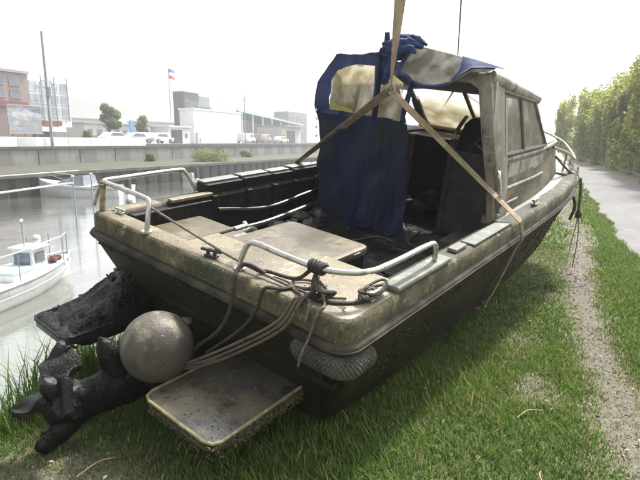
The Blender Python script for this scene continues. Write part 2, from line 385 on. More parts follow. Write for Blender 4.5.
# office block with billboard
b = thing('office_block', 'grey office block with red brown bands standing behind the billboard', 'building', -60, 40, 1.5)
m_bwarm = mat('red_grey_cladding', (.27, .2, .185), .7, [(.3, (.21, .16, .15), .45, .65)])
MB().bx(-14, 0, -16, 3.8, 0, 8.5).build('wall', m_bwarm, b, bevel=.05)
MB().bx(.003, .15, -16, 3.5, 4.4, 5.1).build('red_band', m_bred, b)
MB().bx(-13, -.6, 3.8, 10.3, 2.2, 8.3).build('side_wing', m_bwhite, b, bevel=.05)
MB().bx(-12, -2.2, 3.9, 8.6, 0, 2.19).build('ground_floor', m_bgrey, b)
MB().bx(-.5, -.3, 4.1, 8.5, 2.35, 3.0).build('red_band', m_bred, b)
MB().bx(-13, -.2, 3.8, 9, 1.6, 2.2).build('balcony_slab', m_bwhite, b)
for zz in (3.6, 5.2, 6.8):
    for uu in (4.4, 5.9, 7.4, 8.9):
        f = MB().bx(-.62, -.5, uu, uu + 1.1, zz, zz + 1.1).build('window', m_glassl, b)
        MB().bx(-.58, -.46, uu - .06, uu + 1.16, zz - .1, zz - .02).build('sill', m_bwhite, f)
for zz in (5.6, 7.1):
    for k in range(9):
        f = MB().bx(-.02, .06, -15 + k * 2.05, -13.6 + k * 2.05, zz, zz + .9).build('window', m_glass, b)
        MB().bx(-.02, .1, -15.05 + k * 2.05, -13.55 + k * 2.05, zz - .12, zz - .03).build('sill', m_bgrey, f)
MB().bx(-14.2, .2, -16.2, 4.0, 8.5, 8.8).build('parapet', m_bgrey, b)
for k in range(4): MB().bx(-.35, -.2, 4 + k * 1.9, 4.12 + k * 1.9, 3, 8.6).build('screen_post', m_steel, b)
# billboard (flat print)
bb = thing('billboard', 'big landscape print billboard on posts in front of the grey office block', 'billboard', -57, 40.3, 1.5)
mprint = mat('billboard_print', (.24, .27, .33), .5, [(.5, (.48, .48, .48), .46, .6, 4, (1, 1, 2)), (.9, (.4, .29, .14), .52, .64, 5, (1, .6, 1.4)), (.7, (.12, .16, .24), .55, .66, 4, (1, .5, 2.5))])
MB().bx(0, .12, -1.6, 2.6, 1.3, 4.4).build('print', mprint, bb)
for a in ((-1.7, 2.7, 4.4, 4.52), (-1.7, 2.7, 1.18, 1.3)): MB().bx(-.03, .18, *a).build('frame', m_steel, bb)
for a in (-1.0, .5, 2.0): MB().bx(-.2, -.05, a - .08, a + .08, 0, 4.3).build('post', m_steel, bb)

# utility poles
def pole(label, r, u, z, h, arms, rr=.14):
    t = thing('utility_pole', label, 'utility pole', r, u, z, group='utility poles on the far bank')
    MB().tube([(0, 0, -.3), (0, 0, h)], lambda q: rr * (1 - .35 * q), 10).build('shaft', m_polec, t, smooth=True)
    for (zz, l) in arms:
        c = MB().bx(-.05, .05, -l, l, zz - .05, zz + .05).build('crossarm', m_steel, t)
        for k in (-1, -.4, .4, 1): MB().tube([(0, k * l * .9, zz + .05), (0, k * l * .9, zz + .28)], .05, 6).build('insulator', m_bwhite, c, smooth=True)
    return t
p1 = pole('tall utility pole with crossarms standing in front of the billboard', -39.6, 30.7, 1.3, 9.5, [(5.0, .9), (5.5, .5)])
MB().tube([(.25, 0, 4.2), (.25, 0, 5.0)], .2, 10).build('transformer', m_steel, p1, smooth=True)
pole('slim pale utility pole beside the white warehouse corner', -50, 77.5, 1.5, 8.5, [(7.6, .6)], .12)
# flagpole
fp = thing('flagpole', 'thin flagpole flying a red white and blue flag behind the small gatehouse', 'flagpole', -58, 67.5, 1.5)
MB().tube([(0, 0, 0), (0, 0, 12.2)], .06, 8).build('mast', m_steel, fp, smooth=True)
def flagf(y0, y1): return lambda a, b2: (.12 * math.sin(a * 5), .06 + 1.5 * a, y0 + (y1 - y0) * b2 - .1 * a)
for nm, z0, z1, c in (('blue_stripe', 11.5, 12, (.12, .16, .4)), ('white_stripe', 11.0, 11.497, (.8, .8, .82)), ('red_stripe', 10.5, 10.997, (.5, .06, .07))):
    MB().grid(flagf(z0, z1), 10, 2).build(nm, mat('flag_' + nm, c, .8), fp, solid=.02)
# dark tower
b = thing('tower_block', 'tall dark brown tower block rising behind the white warehouse', 'building', -76, 93.0, 1.6)
MB().bx(-3, 0, 0, 5.4, 0, 11.2).build('wall', m_bdark, b, bevel=.04)
MB().bx(-3, -.2, 5.4, 9.8, 0, 10.8).build('annex_wall', mat('annex_cladding', (.18, .175, .18), .6, [(.4, (.23, .22, .22), .45, .65)]), b, bevel=.04)
for k in range(5):
    f = MB().bx(-.03, .05, .5 + k * 1.0, 1.2 + k * 1.0, 1, 9.6).build('window_strip', m_glass, b)
MB().bx(-3.1, .1, -.1, 5.5, 11.2, 11.45).build('parapet', m_bgrey, b)
# white warehouse
b = thing('warehouse', 'plain white windowless warehouse in the middle of the far bank', 'building', -60, 75.9, 1.5)
MB().bx(-3.2, 0, 0, 15.7, 0, 6.1).build('wall', m_bwhite, b, bevel=.04)
pme = MB().bx(-.02, .04, -.98, .98, .05, 6.0).mesh('wall_panel', bevel=.02); pme.materials.append(m_bwhite)
for k in range(7): link('wall_panel', pme, None, b, loc=(0, 2.4 + k * 1.99, 0))
MB().bx(.01, .1, .4, 1.0, 0, 2.0).build('door', m_bgrey, b)
for k in range(3): MB().bx(.0, .06, 1.6 + k * .0 + .0, 1.9, .2 + k * .01, 1.0).build('vent', m_bgrey, b) if k == 0 else None
MB().bx(-3.35, .15, -.15, 15.85, 6.1, 6.4).build('parapet', m_bwhite, b)
for k in range(2):
    f = MB().bx(-2.9, -1.4, 9.5 + k * 3, 11 + k * 3, 6.4, 8.1 + k * .5).build('roof_unit', m_bwhite, b, bevel=.03)
MB().bx(-2.9, -1.0, 11.5, 15.5, 6.41, 7.6).build('roof_housing', mat('pale_lilac_cladding', (.55, .54, .58), .7), b, bevel=.03)
# gatehouse with dark opening
b = thing('gatehouse', 'small white gatehouse with a dark open doorway beside the warehouse', 'building', -57.5, 66.3, 1.5)
MB().bx(-4, 0, 0, 5.2, 0, 2.7).build('wall', m_bwhite, b, bevel=.04)
d = MB().bx(-.02, .05, .5, 3.2, 0, 2.3).build('door', m_bdark, b)  # dark panel filling the open doorway, shade inside put into its colour
MB().bx(0, .1, 1.82, 1.88, 0, 2.3).build('mullion', m_bgrey, d)
MB().bx(-4.2, .3, -.2, 5.4, 2.7, 2.95).build('roof', m_bwhite, b)
MB().bx(-.02, .05, 4.0, 4.6, 1.0, 1.7).build('window', m_glass, b)
# white boundary wall left of it
q = thing('boundary_wall', 'plain white boundary wall left of the gatehouse', 'wall', -57.5, 57.6, 1.5)
pme = MB().bx(-.15, .15, -1.04, 1.04, 0, 1.75).mesh('wall_panel', bevel=.02); pme.materials.append(m_bwhite)
for k in range(4): link('wall_panel', pme, None, q, loc=(0, 1.1 + 2.1 * k, 0))
# conveyor / sloping mint roof of a shed
b = thing('open_shed', 'long open shed with a sloping mint green roof right of the warehouse', 'building', -66, 100, 1.5)
MB().loft([[(-12, -1.5, 8.0), (0.6, -1.5, 7.2), (0.6, -1.5, 7.7), (-12, -1.5, 8.5)], [(-12, 32, 5.2), (0.6, 32, 4.9), (0.6, 32, 5.3), (-12, 32, 5.6)]]).build('roof', m_mint, b)
for k in range(7): MB().bx(-.1, .15, 1 + k * 4.6, 1.25 + k * 4.6, 0, 7.2 - k * .36).build('post', m_bwhite, b)
MB().bx(-12, -11.8, 0, 31, 0, 6).build('back_wall', m_bwhite, b)
for k in range(6): MB().bx(-11.79, -11.7, 1 + k * 4.8, 4 + k * 4.8, 3.2, 4.2).build('window', m_glass, b)
# grey depot at the end, dark doorway
b = thing('depot', 'small grey depot with a dark roller doorway beside the shed', 'building', -58, 106, 1.5)
MB().bx(-7, 0, 0, 9.5, 0, 3.9).build('wall', mat('depot_render', (.55, .53, .52), .8, [(.5, (.47, .45, .45), .4, .6)]), b, bevel=.04)
MB().bx(-.02, .05, 2, 6.3, 0, 3.0).build('roller_door', m_bdark, b)
MB().bx(-7.2, .9, -.2, 9.7, 3.9, 4.15).build('roof', m_bgrey, b)
MB().bx(0, .4, .6, 1.1, 0, 2.2).build('yellow_board', mat('yellow_paint', (.6, .5, .05), .6), b)
b = thing('apartment_block', 'grey block partly hidden behind the blue curtain at the far right of the bank', 'building', -74, 136, 1.6)
MB().bx(-5, 0, 3, 16, 0, 9.5).build('wall', mat('grey_brown_render', (.2, .19, .19), .8, [(.3, (.25, .24, .24), .4, .6)]), b, bevel=.04)
for zz in (2, 4.4, 6.8):
    for k in range(5): MB().bx(-.02, .06, 3.6 + k * 2.5, 5.0 + k * 2.5, zz, zz + 1.2).build('window', m_glass, b)
# distant low houses between office block and trees
for i, (r, u, w, h, lab) in enumerate([(-95, 82, 16, 4.2, 'low beige building far behind the parked cars'), (-110, 118, 18, 6.0, 'long pale building far behind the small green tree'), (-120, 99, 14, 6.5, 'pale hazy building far behind the round tree')]):
    b = thing('low_building', lab, 'building', r, u, 1.7)
    MB().bx(-8, 0, 0, w, 0, h).build('wall', mat('beige_render%d' % i, (.55 - .05 * i, .5 - .04 * i, .46), .8, [(.4, (.45, .42, .4), .4, .6)]), b, bevel=.05)
    MB().bx(-8.3, .3, -.3, w + .3, h, h + .3).build('roof', m_bgrey, b)
    for k in range(int(w // 2.6)): MB().bx(-.02, .06, .8 + k * 2.6, 2.2 + k * 2.6, h * .45, h * .72).build('window', m_glass, b)
b = thing('blue_sign', 'tall narrow bright blue sign panel beside the boundary wall', 'sign', -57, 57.2, 1.5)
MB().bx(0, .15, 0, .55, .8, 3.4).build('panel', mat('blue_sign_paint', (.1, .3, .62), .5), b); MB().bx(.02, .1, .2, .32, 0, .8).build('post', m_steel, b)
# far trees
tree('round_tree', 'round dense green tree between the office block and the white wall', -58, 54.5, 1.6, 5.6, 3.0, 5000, .16, 3, trunk_r=.14)
tree('small_tree', 'small light green tree just left of the gatehouse', -62, 65, 1.6, 4.2, 3.0, 3500, .16, 5, trunk_r=.1)
for i, (r, u, h, w, lab) in enumerate([(-55, 47.7, 1.6, 2.0, 'dark clipped bush right of the billboard'), (-55, 50.5, 1.2, 2.2, 'low yellow green bush behind the guard wall near the parked cars')]):
    tree('roadside_bush', lab, r, u, 1.5, h, w, 1800, .12, 20 + i, trunk_r=.05, crown_from=.1, cat='bush')
for i, (r, u, h, w, lab) in enumerate([(-33, 44, .8, 4.5, 'light green bush on the far berm above the cockpit'), (-36.5, 39, .8, 1.4, 'small dark shrub against the retaining wall left of the green bush'), (-36.5, 56.5, .8, 1.8, 'small dark shrub against the retaining wall right of the green bush')]):
    tree('berm_bush', lab, r, u, -.3, h, w, 2500, .1, 30 + i, cols=[(.16, .22, .04), (.2, .26, .06), (.12, .17, .04)] if i == 0 else GREEN, trunk_r=.04, crown_from=.12, cat='bush')
# parked vehicles on the far road
def car(label, r, u, col, van=False):
    t = thing('parked_van' if van else 'parked_car', label, 'van' if van else 'car', r, u, 1.57, group='vehicles parked on the far bank')
    m = mat('car_paint_%s' % str(col), col, .3, coat=.6)
    if van: side = [(-2.1, .3), (2.1, .3), (2.15, .9), (1.7, 1.1), (1.25, 1.85), (-2.05, 1.9), (-2.12, .9)]
    else: side = [(-2.1, .28), (2.1, .28), (2.15, .75), (1.2, .9), (.55, 1.42), (-1.1, 1.45), (-1.75, .95), (-2.15, .85)]
    bm_ = MB(); bm_.loft([[(x, y, z) for y, z in side] for x in (-.82, .82)]); bm_.build('body', m, t, bevel=.07, smooth=True)
    for s in (-.85, .85):
        for y in (-1.3, 1.3):
            w = MB().tube([(s - .1, y, .32), (s + .1, y, .32)], .32, 14).build('wheel', m_rubber, t, smooth=True)
            MB().tube([(s + (.1 if s > 0 else -.12), y, .32), (s + (.12 if s > 0 else -.1), y, .32)], .2, 12).build('rim', m_steel, w, smooth=True)
        if van: wd = [(1.5, 1.15), (1.15, 1.7), (.2, 1.7), (.2, 1.15)]
        else: wd = [(1.0, .95), (.5, 1.34), (-1.0, 1.36), (-1.5, .98)]
        MB().loft([[(s * .975 + d, y, z) for y, z in wd] for d in (-.006, .006)]).build('side_window', m_glass, t)
    MB().bx(-.7, .7, 2.1, 2.17, .5, .68).build('headlight', m_bwhite, t)
for (lab, r, u, c, v) in [('white hatchback parked right of the dark bush', -52, 49.5, (.8, .8, .8), 0), ('silver grey car parked behind the white hatchback', -53, 54.4, (.35, .36, .38), 0), ('small white car parked beneath the round tree', -52.5, 58.5, (.75, .75, .76), 0), ('white van parked by the warehouse corner under the shed roof', -54, 84, (.8, .82, .82), 1), ('brownish grey van parked right of the white van', -55, 92, (.3, .25, .24), 1), ('pale blue car parked before the depot', -54, 98, (.55, .62, .7), 0)]: car(lab, r, u, c, v)

# ================================================================== BOATS ON THE CANAL
m_gel = mat('white_gelcoat', (.74, .75, .74), .35, [(2, (.6, .6, .57), .48, .66), (14, (.45, .43, .38), .6, .72, 6, (1, 1, .2))])
m_gelgrey = mat('grey_band_gelcoat', (.36, .38, .42), .4, [(3, (.28, .3, .33), .45, .65)])
m_bwood = mat('brown_net', (.11, .045, .035), .9, [(20, (.1, .04, .03), .4, .6)], bump=[(60, .02, 'n')])
m_paleblue = mat('pale_blue_cover', (.45, .62, .68), .7, [(5, (.36, .5, .56), .4, .6)])
def hull_rings(Ln, Bm, fb, draft, n=16, sheer=.35, blunt=2.4):
    rings = []
    for i in range(n + 1):
        t = i / n; x = Ln * t; b = Bm * .5 * (1 - max(0, (t - .45) / .55) ** blunt) + .01; z = fb + sheer * max(0, t - .3) ** 2
        k = 1 - .75 * max(0, (t - .5) / .5) ** 2
        rings.append([(x, -b, z), (x, -b * (.97), z - .12), (x * .995, -b * .86 * k, -.0), (x * .98, -b * .5 * k, -draft * k), (x * .98, b * .5 * k, -draft * k), (x * .995, b * .86 * k, 0), (x, b * .97, z - .12), (x, b, z)])
    return rings
# fishing boat at the left edge: long axis along the canal, bow to the right of the picture
fb = empty('fishing_boat', W(-9.95, 4.1, WATER_Z), -CA + rad(90) + rad(15), label='small white fishing boat with a boxy wheelhouse moored at the left edge', cat='boat')
FL, FBm = 6.4, 1.9
rg = hull_rings(FL, FBm, .62, .3)
hm = MB(); hm.loft(rg, cap=False, open_ring=True); hm.f.append(tuple(range(8))); hm.build('hull', m_gel, fb, smooth=True)
MB().loft([[r[0], r[7]][0:1] * 1 + [(r[0][0], r[0][1] + .0, r[0][2] - .1), (r[7][0], r[7][1], r[7][2] - .1)] for r in rg], cap=False, open_ring=True).build('deck', mat('boat_deck_grey', (.5, .5, .48), .7, [(4, (.36, .36, .34), .45, .65)]), fb)
for s in (0, 7):
    sg = -1 if s == 0 else 1
    MB().tube([(r[s][0], r[s][1] + sg * .02, r[s][2] - .02) for r in rg], .045, 8).build('gunwale', m_gelgrey, fb, smooth=True)
    MB().tube([(r[s][0], r[s][1] * .955 + sg * .03, r[s][2] - .3) for r in rg], .025, 6).build('rub_strip', m_gelgrey, fb, smooth=True)
c = MB(); c.loft([[(4.3, -.36, .55), (5.0, -.33, .55), (5.0, .33, .55), (4.3, .36, .55)], [(4.33, -.33, 1.25), (4.9, -.3, 1.25), (4.9, .3, 1.25), (4.33, .33, 1.25)]]); c = c.build('wheelhouse', m_gel, fb, bevel=.02)
MB().bx(4.25, 5.0, -.42, .42, 1.25, 1.31).build('roof', m_gel, c, bevel=.02)
MB().bx(4.42, 4.82, -.366, -.345, .82, 1.14).build('window', m_glass, c)
MB().bx(4.93, 4.97, -.22, .22, .8, 1.14).build('window', m_glass, c); MB().bx(4.28, 4.315, -.25, .25, .8, 1.14).build('window', m_glass, c)
h = MB().bx(3.35, 4.15, -.5, .5, .5, .72).build('fish_hold', m_gel, fb, bevel=.02); MB().bx(3.3, 4.2, -.54, .54, .72, .8).build('lid', m_paleblue, h, bevel=.02)
MB().tube([(4.45, 0, 1.3), (4.45, 0, 2.05)], .025, 8).build('mast', m_steel, fb, smooth=True)
MB().sphere((4.45, 0, 2.1), .05, 10, 6).build('masthead_lamp', m_bwhite, fb, smooth=True)
for x, b in ((1.0, .9), (2.2, .93), (3.1, .93), (5.3, .62), (5.9, .32)):
    for s in (-1, 1): MB().tube([(x, s * b, .55), (x, s * b, 1.45)], .016, 6).build('stanchion', m_steel, fb, smooth=True)
MB().tube([(-.3, -.9, 1.43), (2.2, -.93, 1.45), (3.1, -.93, 1.46), (5.3, -.62, 1.5), (5.9, -.32, 1.5)], .014, 6).build('hand_rail', m_bwhite, fb, smooth=True)
for k in range(5):
    n_ = MB(); n_.sphere((5.05 + .16 * k, random.uniform(-.3, .1), .72), .13, 10, 6, (1, 1.2, .55), fn=lambda d: 1 + .2 * math.sin(d.x * 9 + d.y * 7)); n_.build('net_heap', m_bwood, fb, smooth=True)
MB().bx(2.5, 3.0, -.3, .3, .5, .78).build('engine_cover', m_gel, fb, bevel=.03)
fb.scale = (.77, .77, .77)
# cabin cruiser further away
m_navy = mat('navy_stripe', (.04, .06, .14), .4)
def cruiser(label, wpos, rz, Ln, seed):
    t = empty('motor_boat', wpos, rz, label=label, cat='boat', group='motor boats moored on the far side')
    rg = hull_rings(Ln, Ln * .36, .7, .3, sheer=.8, blunt=2.0)
    hm = MB(); hm.loft(rg, cap=False, open_ring=True); hm.f.append(tuple(range(8))); hm.build('hull', m_gel, t, smooth=True)
    MB().loft([[(r[0][0], r[0][1], r[0][2] - .03), (r[0][0], 0, r[0][2] + .06), (r[7][0], r[7][1], r[7][2] - .03)] for r in rg[5:]], cap=False, open_ring=True).build('foredeck', m_gel, t)
    MB().tube([(r[0][0], r[0][1] - .01, r[0][2] - .15) for r in rg], .04, 6).build('rub_rail', m_navy, t, smooth=True)
    MB().tube([(r[7][0], r[7][1] + .01, r[7][2] - .15) for r in rg], .04, 6).build('rub_rail', m_gelgrey, t, smooth=True)
    w = Ln * .13
    MB().loft([[(Ln * .4, -w, .7), (Ln * .74, -w * .7, .85), (Ln * .74, w * .7, .85), (Ln * .4, w, .7)], [(Ln * .42, -w * .85, 1.35), (Ln * .55, -w * .7, 1.3), (Ln * .55, w * .7, 1.3), (Ln * .42, w * .85, 1.35)]]).build('windscreen', m_glass, t)
    MB().tube([(Ln * .55, -w, 1.0), (Ln * .75, -w, 1.35), (Ln * .97, 0, 1.5), (Ln * .75, w, 1.35), (Ln * .55, w, 1.0)], .02, 6, smooth=4).build('bow_rail', m_steel, t, smooth=True)
    MB().bx(-.25, .1, -.2, .2, .2, 1.15).build('outboard_motor', m_rubber, t, bevel=.06)
cruiser('white motor boat with its bow pointing left moored before the dark quay', W(-24.1, 23.6, WATER_Z), rad(172), 6.0, 1)
cruiser('smaller white motor boat seen beneath the port stern rail', W(-29.0, 36.6, WATER_Z), rad(165), 3.4, 2)
for i, (r, u, lab, h) in enumerate([(-17.6, 14.4, 'pale mooring post standing in the water, left one of the pair', 2.0), (-16.9, 14.7, 'pale mooring post standing in the water, right one of the pair', 2.1)]):
    t = thing('mooring_post', lab, 'post', r, u, WATER_Z, group='mooring posts')
    MB().tube([(0, 0, -1), (0, 0, h)], .028, 8).build('shaft', mat('pale_blue_pipe', (.3, .34, .38), .5), t, smooth=True)
    MB().tube([(0, 0, h), (0, 0, h + .05)], .06, 8).build('cap', m_bwhite, t, smooth=True)
m_wrope = mat('white_mooring_rope', (.7, .7, .68), .85, bump=[(60, .01, 'n')])
a, b_ = W(-17.6, 14.4, .05), W(-21, 4, -.55)
MB().tube([a, (a + b_) / 2 + Vector((0, 0, -.12)), b_], .045, 6, smooth=8).build('mooring_rope', m_wrope, smooth=True, label='thick white mooring rope stretched over the water to the paired posts', cat='rope')
a, b_ = W(-24.5, 20.5, .1), W(-30, 12, -.3)
MB().tube([a, (a + b_) / 2 + Vector((0, 0, -.05)), b_], .03, 6, smooth=6).build('mooring_rope', m_wrope, smooth=True, label='thin pale mooring line running from the motor boat to the dark quay', cat='rope')
fl = MB().sphere(W(-16.4, 11.7, WATER_Z + .03), .13, 12, 8).build('float', m_bwhite, smooth=True, label='small white float bobbing on the water behind the fishing boat', cat='float')
# ================================================================== THE SALVAGED BOAT (local x forward, y to port, z up, origin at transom top centre)
BF = Vector((.6102782, .78958838, .06411477)); BP = Vector((-.78738053, .59568331, .15872394)); BU = Vector((.08713448, -.14734848, .98523906))
BM = Vector((-.741, 2.78605442, 1.01778009))
BMAT = Matrix(((BF.x, BP.x, BU.x, BM.x), (BF.y, BP.y, BU.y, BM.y), (BF.z, BP.z, BU.z, BM.z), (0, 0, 0, 1)))
boat = link('salvaged_boat', None, label='fouled salvaged cabin motor boat lifted onto the grass bank, stern towards the viewer', cat='boat')
boat.matrix_world = BMAT; boat.empty_display_size = .2

m_hull = mat('fouled_hull', (.03, .026, .015), .6, [(1.4, (.014, .013, .009), .42, .6), (3, (.045, .042, .019), .48, .68, 8, (1, 1, .5)), (9, (.045, .038, .022), .58, .7, 8, (1, 1, .15)), (38, (.06, .052, .035), .62, .74, 3), (90, (.012, .011, .009), .5, .6)], bump=[(55, .008, 'v'), (130, .004, 'n')], spec=.12)
m_deck = mat('weathered_deck', (.155, .128, .08), .5, [(1.6, (.09, .074, .045), .43, .62), (6, (.25, .212, .14), .53, .68), (11, (.06, .05, .034), .55, .68, 9), (3.3, (.13, .125, .075), .56, .68), (55, (.4, .36, .28), .62, .7, 4), (110, (.06, .05, .035), .6, .7, 2)], bump=[(70, .003, 'n')])
m_hatch = mat('weathered_hatch', (.105, .09, .06), .5, [(1.6, (.068, .058, .039), .43, .6), (5, (.15, .13, .088), .52, .66), (4, (.03, .026, .018), .56, .68, 9, (.35, 1.6, 1)), (11, (.04, .035, .025), .54, .66, 9), (55, (.16, .15, .115), .63, .71, 4), (110, (.035, .03, .02), .6, .7, 2)], bump=[(70, .003, 'n')])
m_moss = mat('algae_coaming', (.12, .1, .054), .85, [(2.6, (.03, .037, .014), .4, .56, 8), (9, (.24, .205, .12), .56, .66, 9), (24, (.07, .06, .035), .52, .64, 6, (1, 1, .1)), (30, (.04, .04, .02), .53, .66), (70, (.34, .32, .26), .63, .7, 4)], bump=[(40, .008, 'n'), (160, .003, 'n')])
m_rub = mat('rub_rail_grimy', (.06, .055, .04), .7, spec=.2, layers= [(6, (.025, .023, .015), .4, .56, 8), (30, (.1, .09, .066), .62, .74), (80, (.04, .04, .03), .58, .7)], bump=[(50, .004, 'n')])
m_liner = mat('sooty_liner', (.014, .014, .015), .45, [(3, (.026, .026, .026), .5, .68), (25, (.008, .008, .009), .5, .62)], bump=[(30, .008, 'n')], rough2=.75, spec=.14)
m_sole = mat('muddy_wet_floor', (.016, .0145, .012), .35, [(4, (.034, .03, .023), .5, .65), (30, (.01, .017, .015), .45, .6)], bump=[(22, .015, 'n')], rough2=.7, spec=.25)
m_cap = mat('weathered_cap', (.13, .13, .118), .42, [(7, (.24, .24, .225), .52, .68), (30, (.1, .1, .09), .58, .7)], bump=[(60, .003, 'n')])
m_plank = mat('grey_rubber_pad', (.12, .13, .115), .7, [(10, (.2, .2, .17), .5, .65), (50, (.06, .06, .05), .55, .7)], bump=[(60, .004, 'n')])
m_plat = mat('wet_platform', (.062, .056, .044), .22, [(2.2, (.11, .098, .068), .42, .6, 8), (8, (.03, .028, .024), .54, .66, 9), (22, (.16, .14, .1), .6, .7, 6), (5, (.05, .055, .065), .6, .68), (70, (.2, .18, .13), .66, .73, 3)], rough2=.62, bump=[(90, .003, 'n'), (7, .006, 'n')])
m_lip = mat('algae_lit_lip', (.19, .17, .085), .6, [(14, (.34, .31, .18), .5, .64), (30, (.1, .09, .04), .55, .68)], bump=[(90, .006, 'n')])  # yellow algae, with the sunlit edge highlight put into its brighter colour
m_cabin = mat('grimy_cabin_gelcoat', (.31, .29, .24), .55, [(2.5, (.15, .14, .11), .42, .6), (7, (.06, .053, .036), .51, .64, 8, (1, 1, .3)), (16, (.38, .37, .33), .58, .7), (40, (.1, .09, .06), .64, .74)], bump=[(60, .002, 'n')])
m_cabinlow = mat('grimy_lower_cabin', (.17, .145, .092), .65, [(3, (.055, .048, .032), .44, .6, 8, (.6, 1, 1.6)), (14, (.24, .22, .17), .58, .7), (45, (.04, .055, .04), .58, .7)], bump=[(50, .004, 'n')])
m_steelb = mat('stainless_tube', (.5, .49, .46), .25, [(14, (.3, .26, .18), .52, .66), (40, (.14, .11, .07), .62, .72)], metal=.9, rough2=.55)
m_rusty = mat('dull_stainless_tube', (.34, .3, .22), .45, [(14, (.16, .13, .08), .46, .6)], metal=.5)
m_blackpl = mat('black_plastic', (.02, .02, .022), .4, [(10, (.05, .05, .045), .55, .7)])
m_frame = mat('dark_window_frame', (.05, .05, .045), .5, [(12, (.12, .11, .08), .55, .68)])
m_intgrey = mat('interior_grey_panel', (.05, .05, .044), .7, spec=.2, layers= [(5, (.085, .082, .07), .46, .64), (24, (.045, .045, .04), .52, .66)], bump=[(50, .003, 'n')])
def mat_dirty(name, clear, dirt, lo, hi, scale=3.0, stretch=(1, 1, 1), minf=.1, maxf=.95, rough=.2, silt=None):
    m = bpy.data.materials.new(name); m.use_nodes = True; nt = m.node_tree; N = nt.nodes; L = nt.links
    b = N['Principled BSDF']; out = N['Material Output']; tc = N.new('ShaderNodeTexCoord'); mp = N.new('ShaderNodeMapping'); mp.inputs['Scale'].default_value = stretch
    nz = N.new('ShaderNodeTexNoise'); nz.inputs['Scale'].default_value = scale; nz.inputs['Detail'].default_value = 8
    L.new(tc.outputs['Object'], mp.inputs[0]); L.new(mp.outputs[0], nz.inputs['Vector'])
    mr = N.new('ShaderNodeMapRange'); mr.inputs[1].default_value = lo; mr.inputs[2].default_value = hi; mr.inputs[3].default_value = minf; mr.inputs[4].default_value = maxf
    L.new(nz.outputs['Fac'], mr.inputs[0])
    fac = mr.outputs[0]
    if silt:
        sx = N.new('ShaderNodeSeparateXYZ'); L.new(tc.outputs['Object'], sx.inputs[0]); sr = N.new('ShaderNodeMapRange'); sr.inputs[1].default_value = silt[0]; sr.inputs[2].default_value = silt[1]; sr.inputs[3].default_value = 1.0; sr.inputs[4].default_value = .08
        ad = N.new('ShaderNodeMath'); ad.operation = 'MULTIPLY_ADD'; ad.inputs[1].default_value = .25; L.new(nz.outputs['Fac'], ad.inputs[0]); L.new(sx.outputs['Z'], ad.inputs[2]); L.new(ad.outputs[0], sr.inputs[0])
        mu = N.new('ShaderNodeMath'); mu.operation = 'MULTIPLY'; L.new(mr.outputs[0], mu.inputs[0]); L.new(sr.outputs[0], mu.inputs[1]); fac = mu.outputs[0]
    n2 = N.new('ShaderNodeTexNoise'); n2.inputs['Scale'].default_value = scale * 2.7; n2.inputs['Detail'].default_value = 6; L.new(tc.outputs['Object'], n2.inputs['Vector'])
    r2 = N.new('ShaderNodeMapRange'); r2.inputs[1].default_value = .4; r2.inputs[2].default_value = .62; L.new(n2.outputs['Fac'], r2.inputs[0])
    mx = N.new('ShaderNodeMix'); mx.data_type = 'RGBA'; mx.inputs[6].default_value = (*dirt, 1); mx.inputs[7].default_value = (*clear, 1); L.new(r2.outputs[0], mx.inputs['Factor'])
    L.new(mx.outputs[2], b.inputs['Base Color']); b.inputs['Roughness'].default_value = rough + .3
    tl = N.new('ShaderNodeBsdfTranslucent'); L.new(mx.outputs[2], tl.inputs['Color'])
    a1 = N.new('ShaderNodeMixShader'); a1.inputs[0].default_value = .5; L.new(b.outputs[0], a1.inputs[1]); L.new(tl.outputs[0], a1.inputs[2])
    tp = N.new('ShaderNodeBsdfTransparent'); gl = N.new('ShaderNodeBsdfGlossy'); gl.inputs['Roughness'].default_value = rough * .3
    a0 = N.new('ShaderNodeMixShader'); a0.inputs[0].default_value = .08; L.new(tp.outputs[0], a0.inputs[1]); L.new(gl.outputs[0], a0.inputs[2])
    ms = N.new('ShaderNodeMixShader'); L.new(fac, ms.inputs[0]); L.new(a0.outputs[0], ms.inputs[1]); L.new(a1.outputs[0], ms.inputs[2])
    L.new(ms.outputs[0], out.inputs['Surface']); MAT[name] = m
    return m
m_dirtyglass = mat_dirty('dirty_windscreen_glass', (.5, .47, .36), (.35, .31, .18), .3, .55, 2.2, minf=.5, maxf=.97, silt=(.82, 1.0))
m_sideglass = mat_dirty('dirty_side_glass', (.4, .37, .28), (.26, .24, .16), .34, .58, 2.6, minf=.35, maxf=.92)
m_vinyl = mat_dirty('milky_vinyl', (.5, .49, .45), (.24, .23, .19), .38, .6, 3.0, minf=.8, maxf=1.0)
m_vinylwin = mat_dirty('stained_vinyl_window', (.62, .57, .42), (.36, .31, .17), .36, .6, 4.0, minf=.5, maxf=.95)
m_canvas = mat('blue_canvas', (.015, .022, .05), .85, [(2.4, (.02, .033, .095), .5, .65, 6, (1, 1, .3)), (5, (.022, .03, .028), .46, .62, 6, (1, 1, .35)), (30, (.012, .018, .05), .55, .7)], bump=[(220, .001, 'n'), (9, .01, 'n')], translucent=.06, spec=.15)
m_canvaslit = mat('blue_canvas_lit', (.021, .038, .115), .8, [(4, (.03, .055, .165), .48, .64), (20, (.02, .03, .1), .58, .7)], bump=[(200, .001, 'n')], translucent=.15)  # same canvas in a lighter blue, its lit tone put into the colour

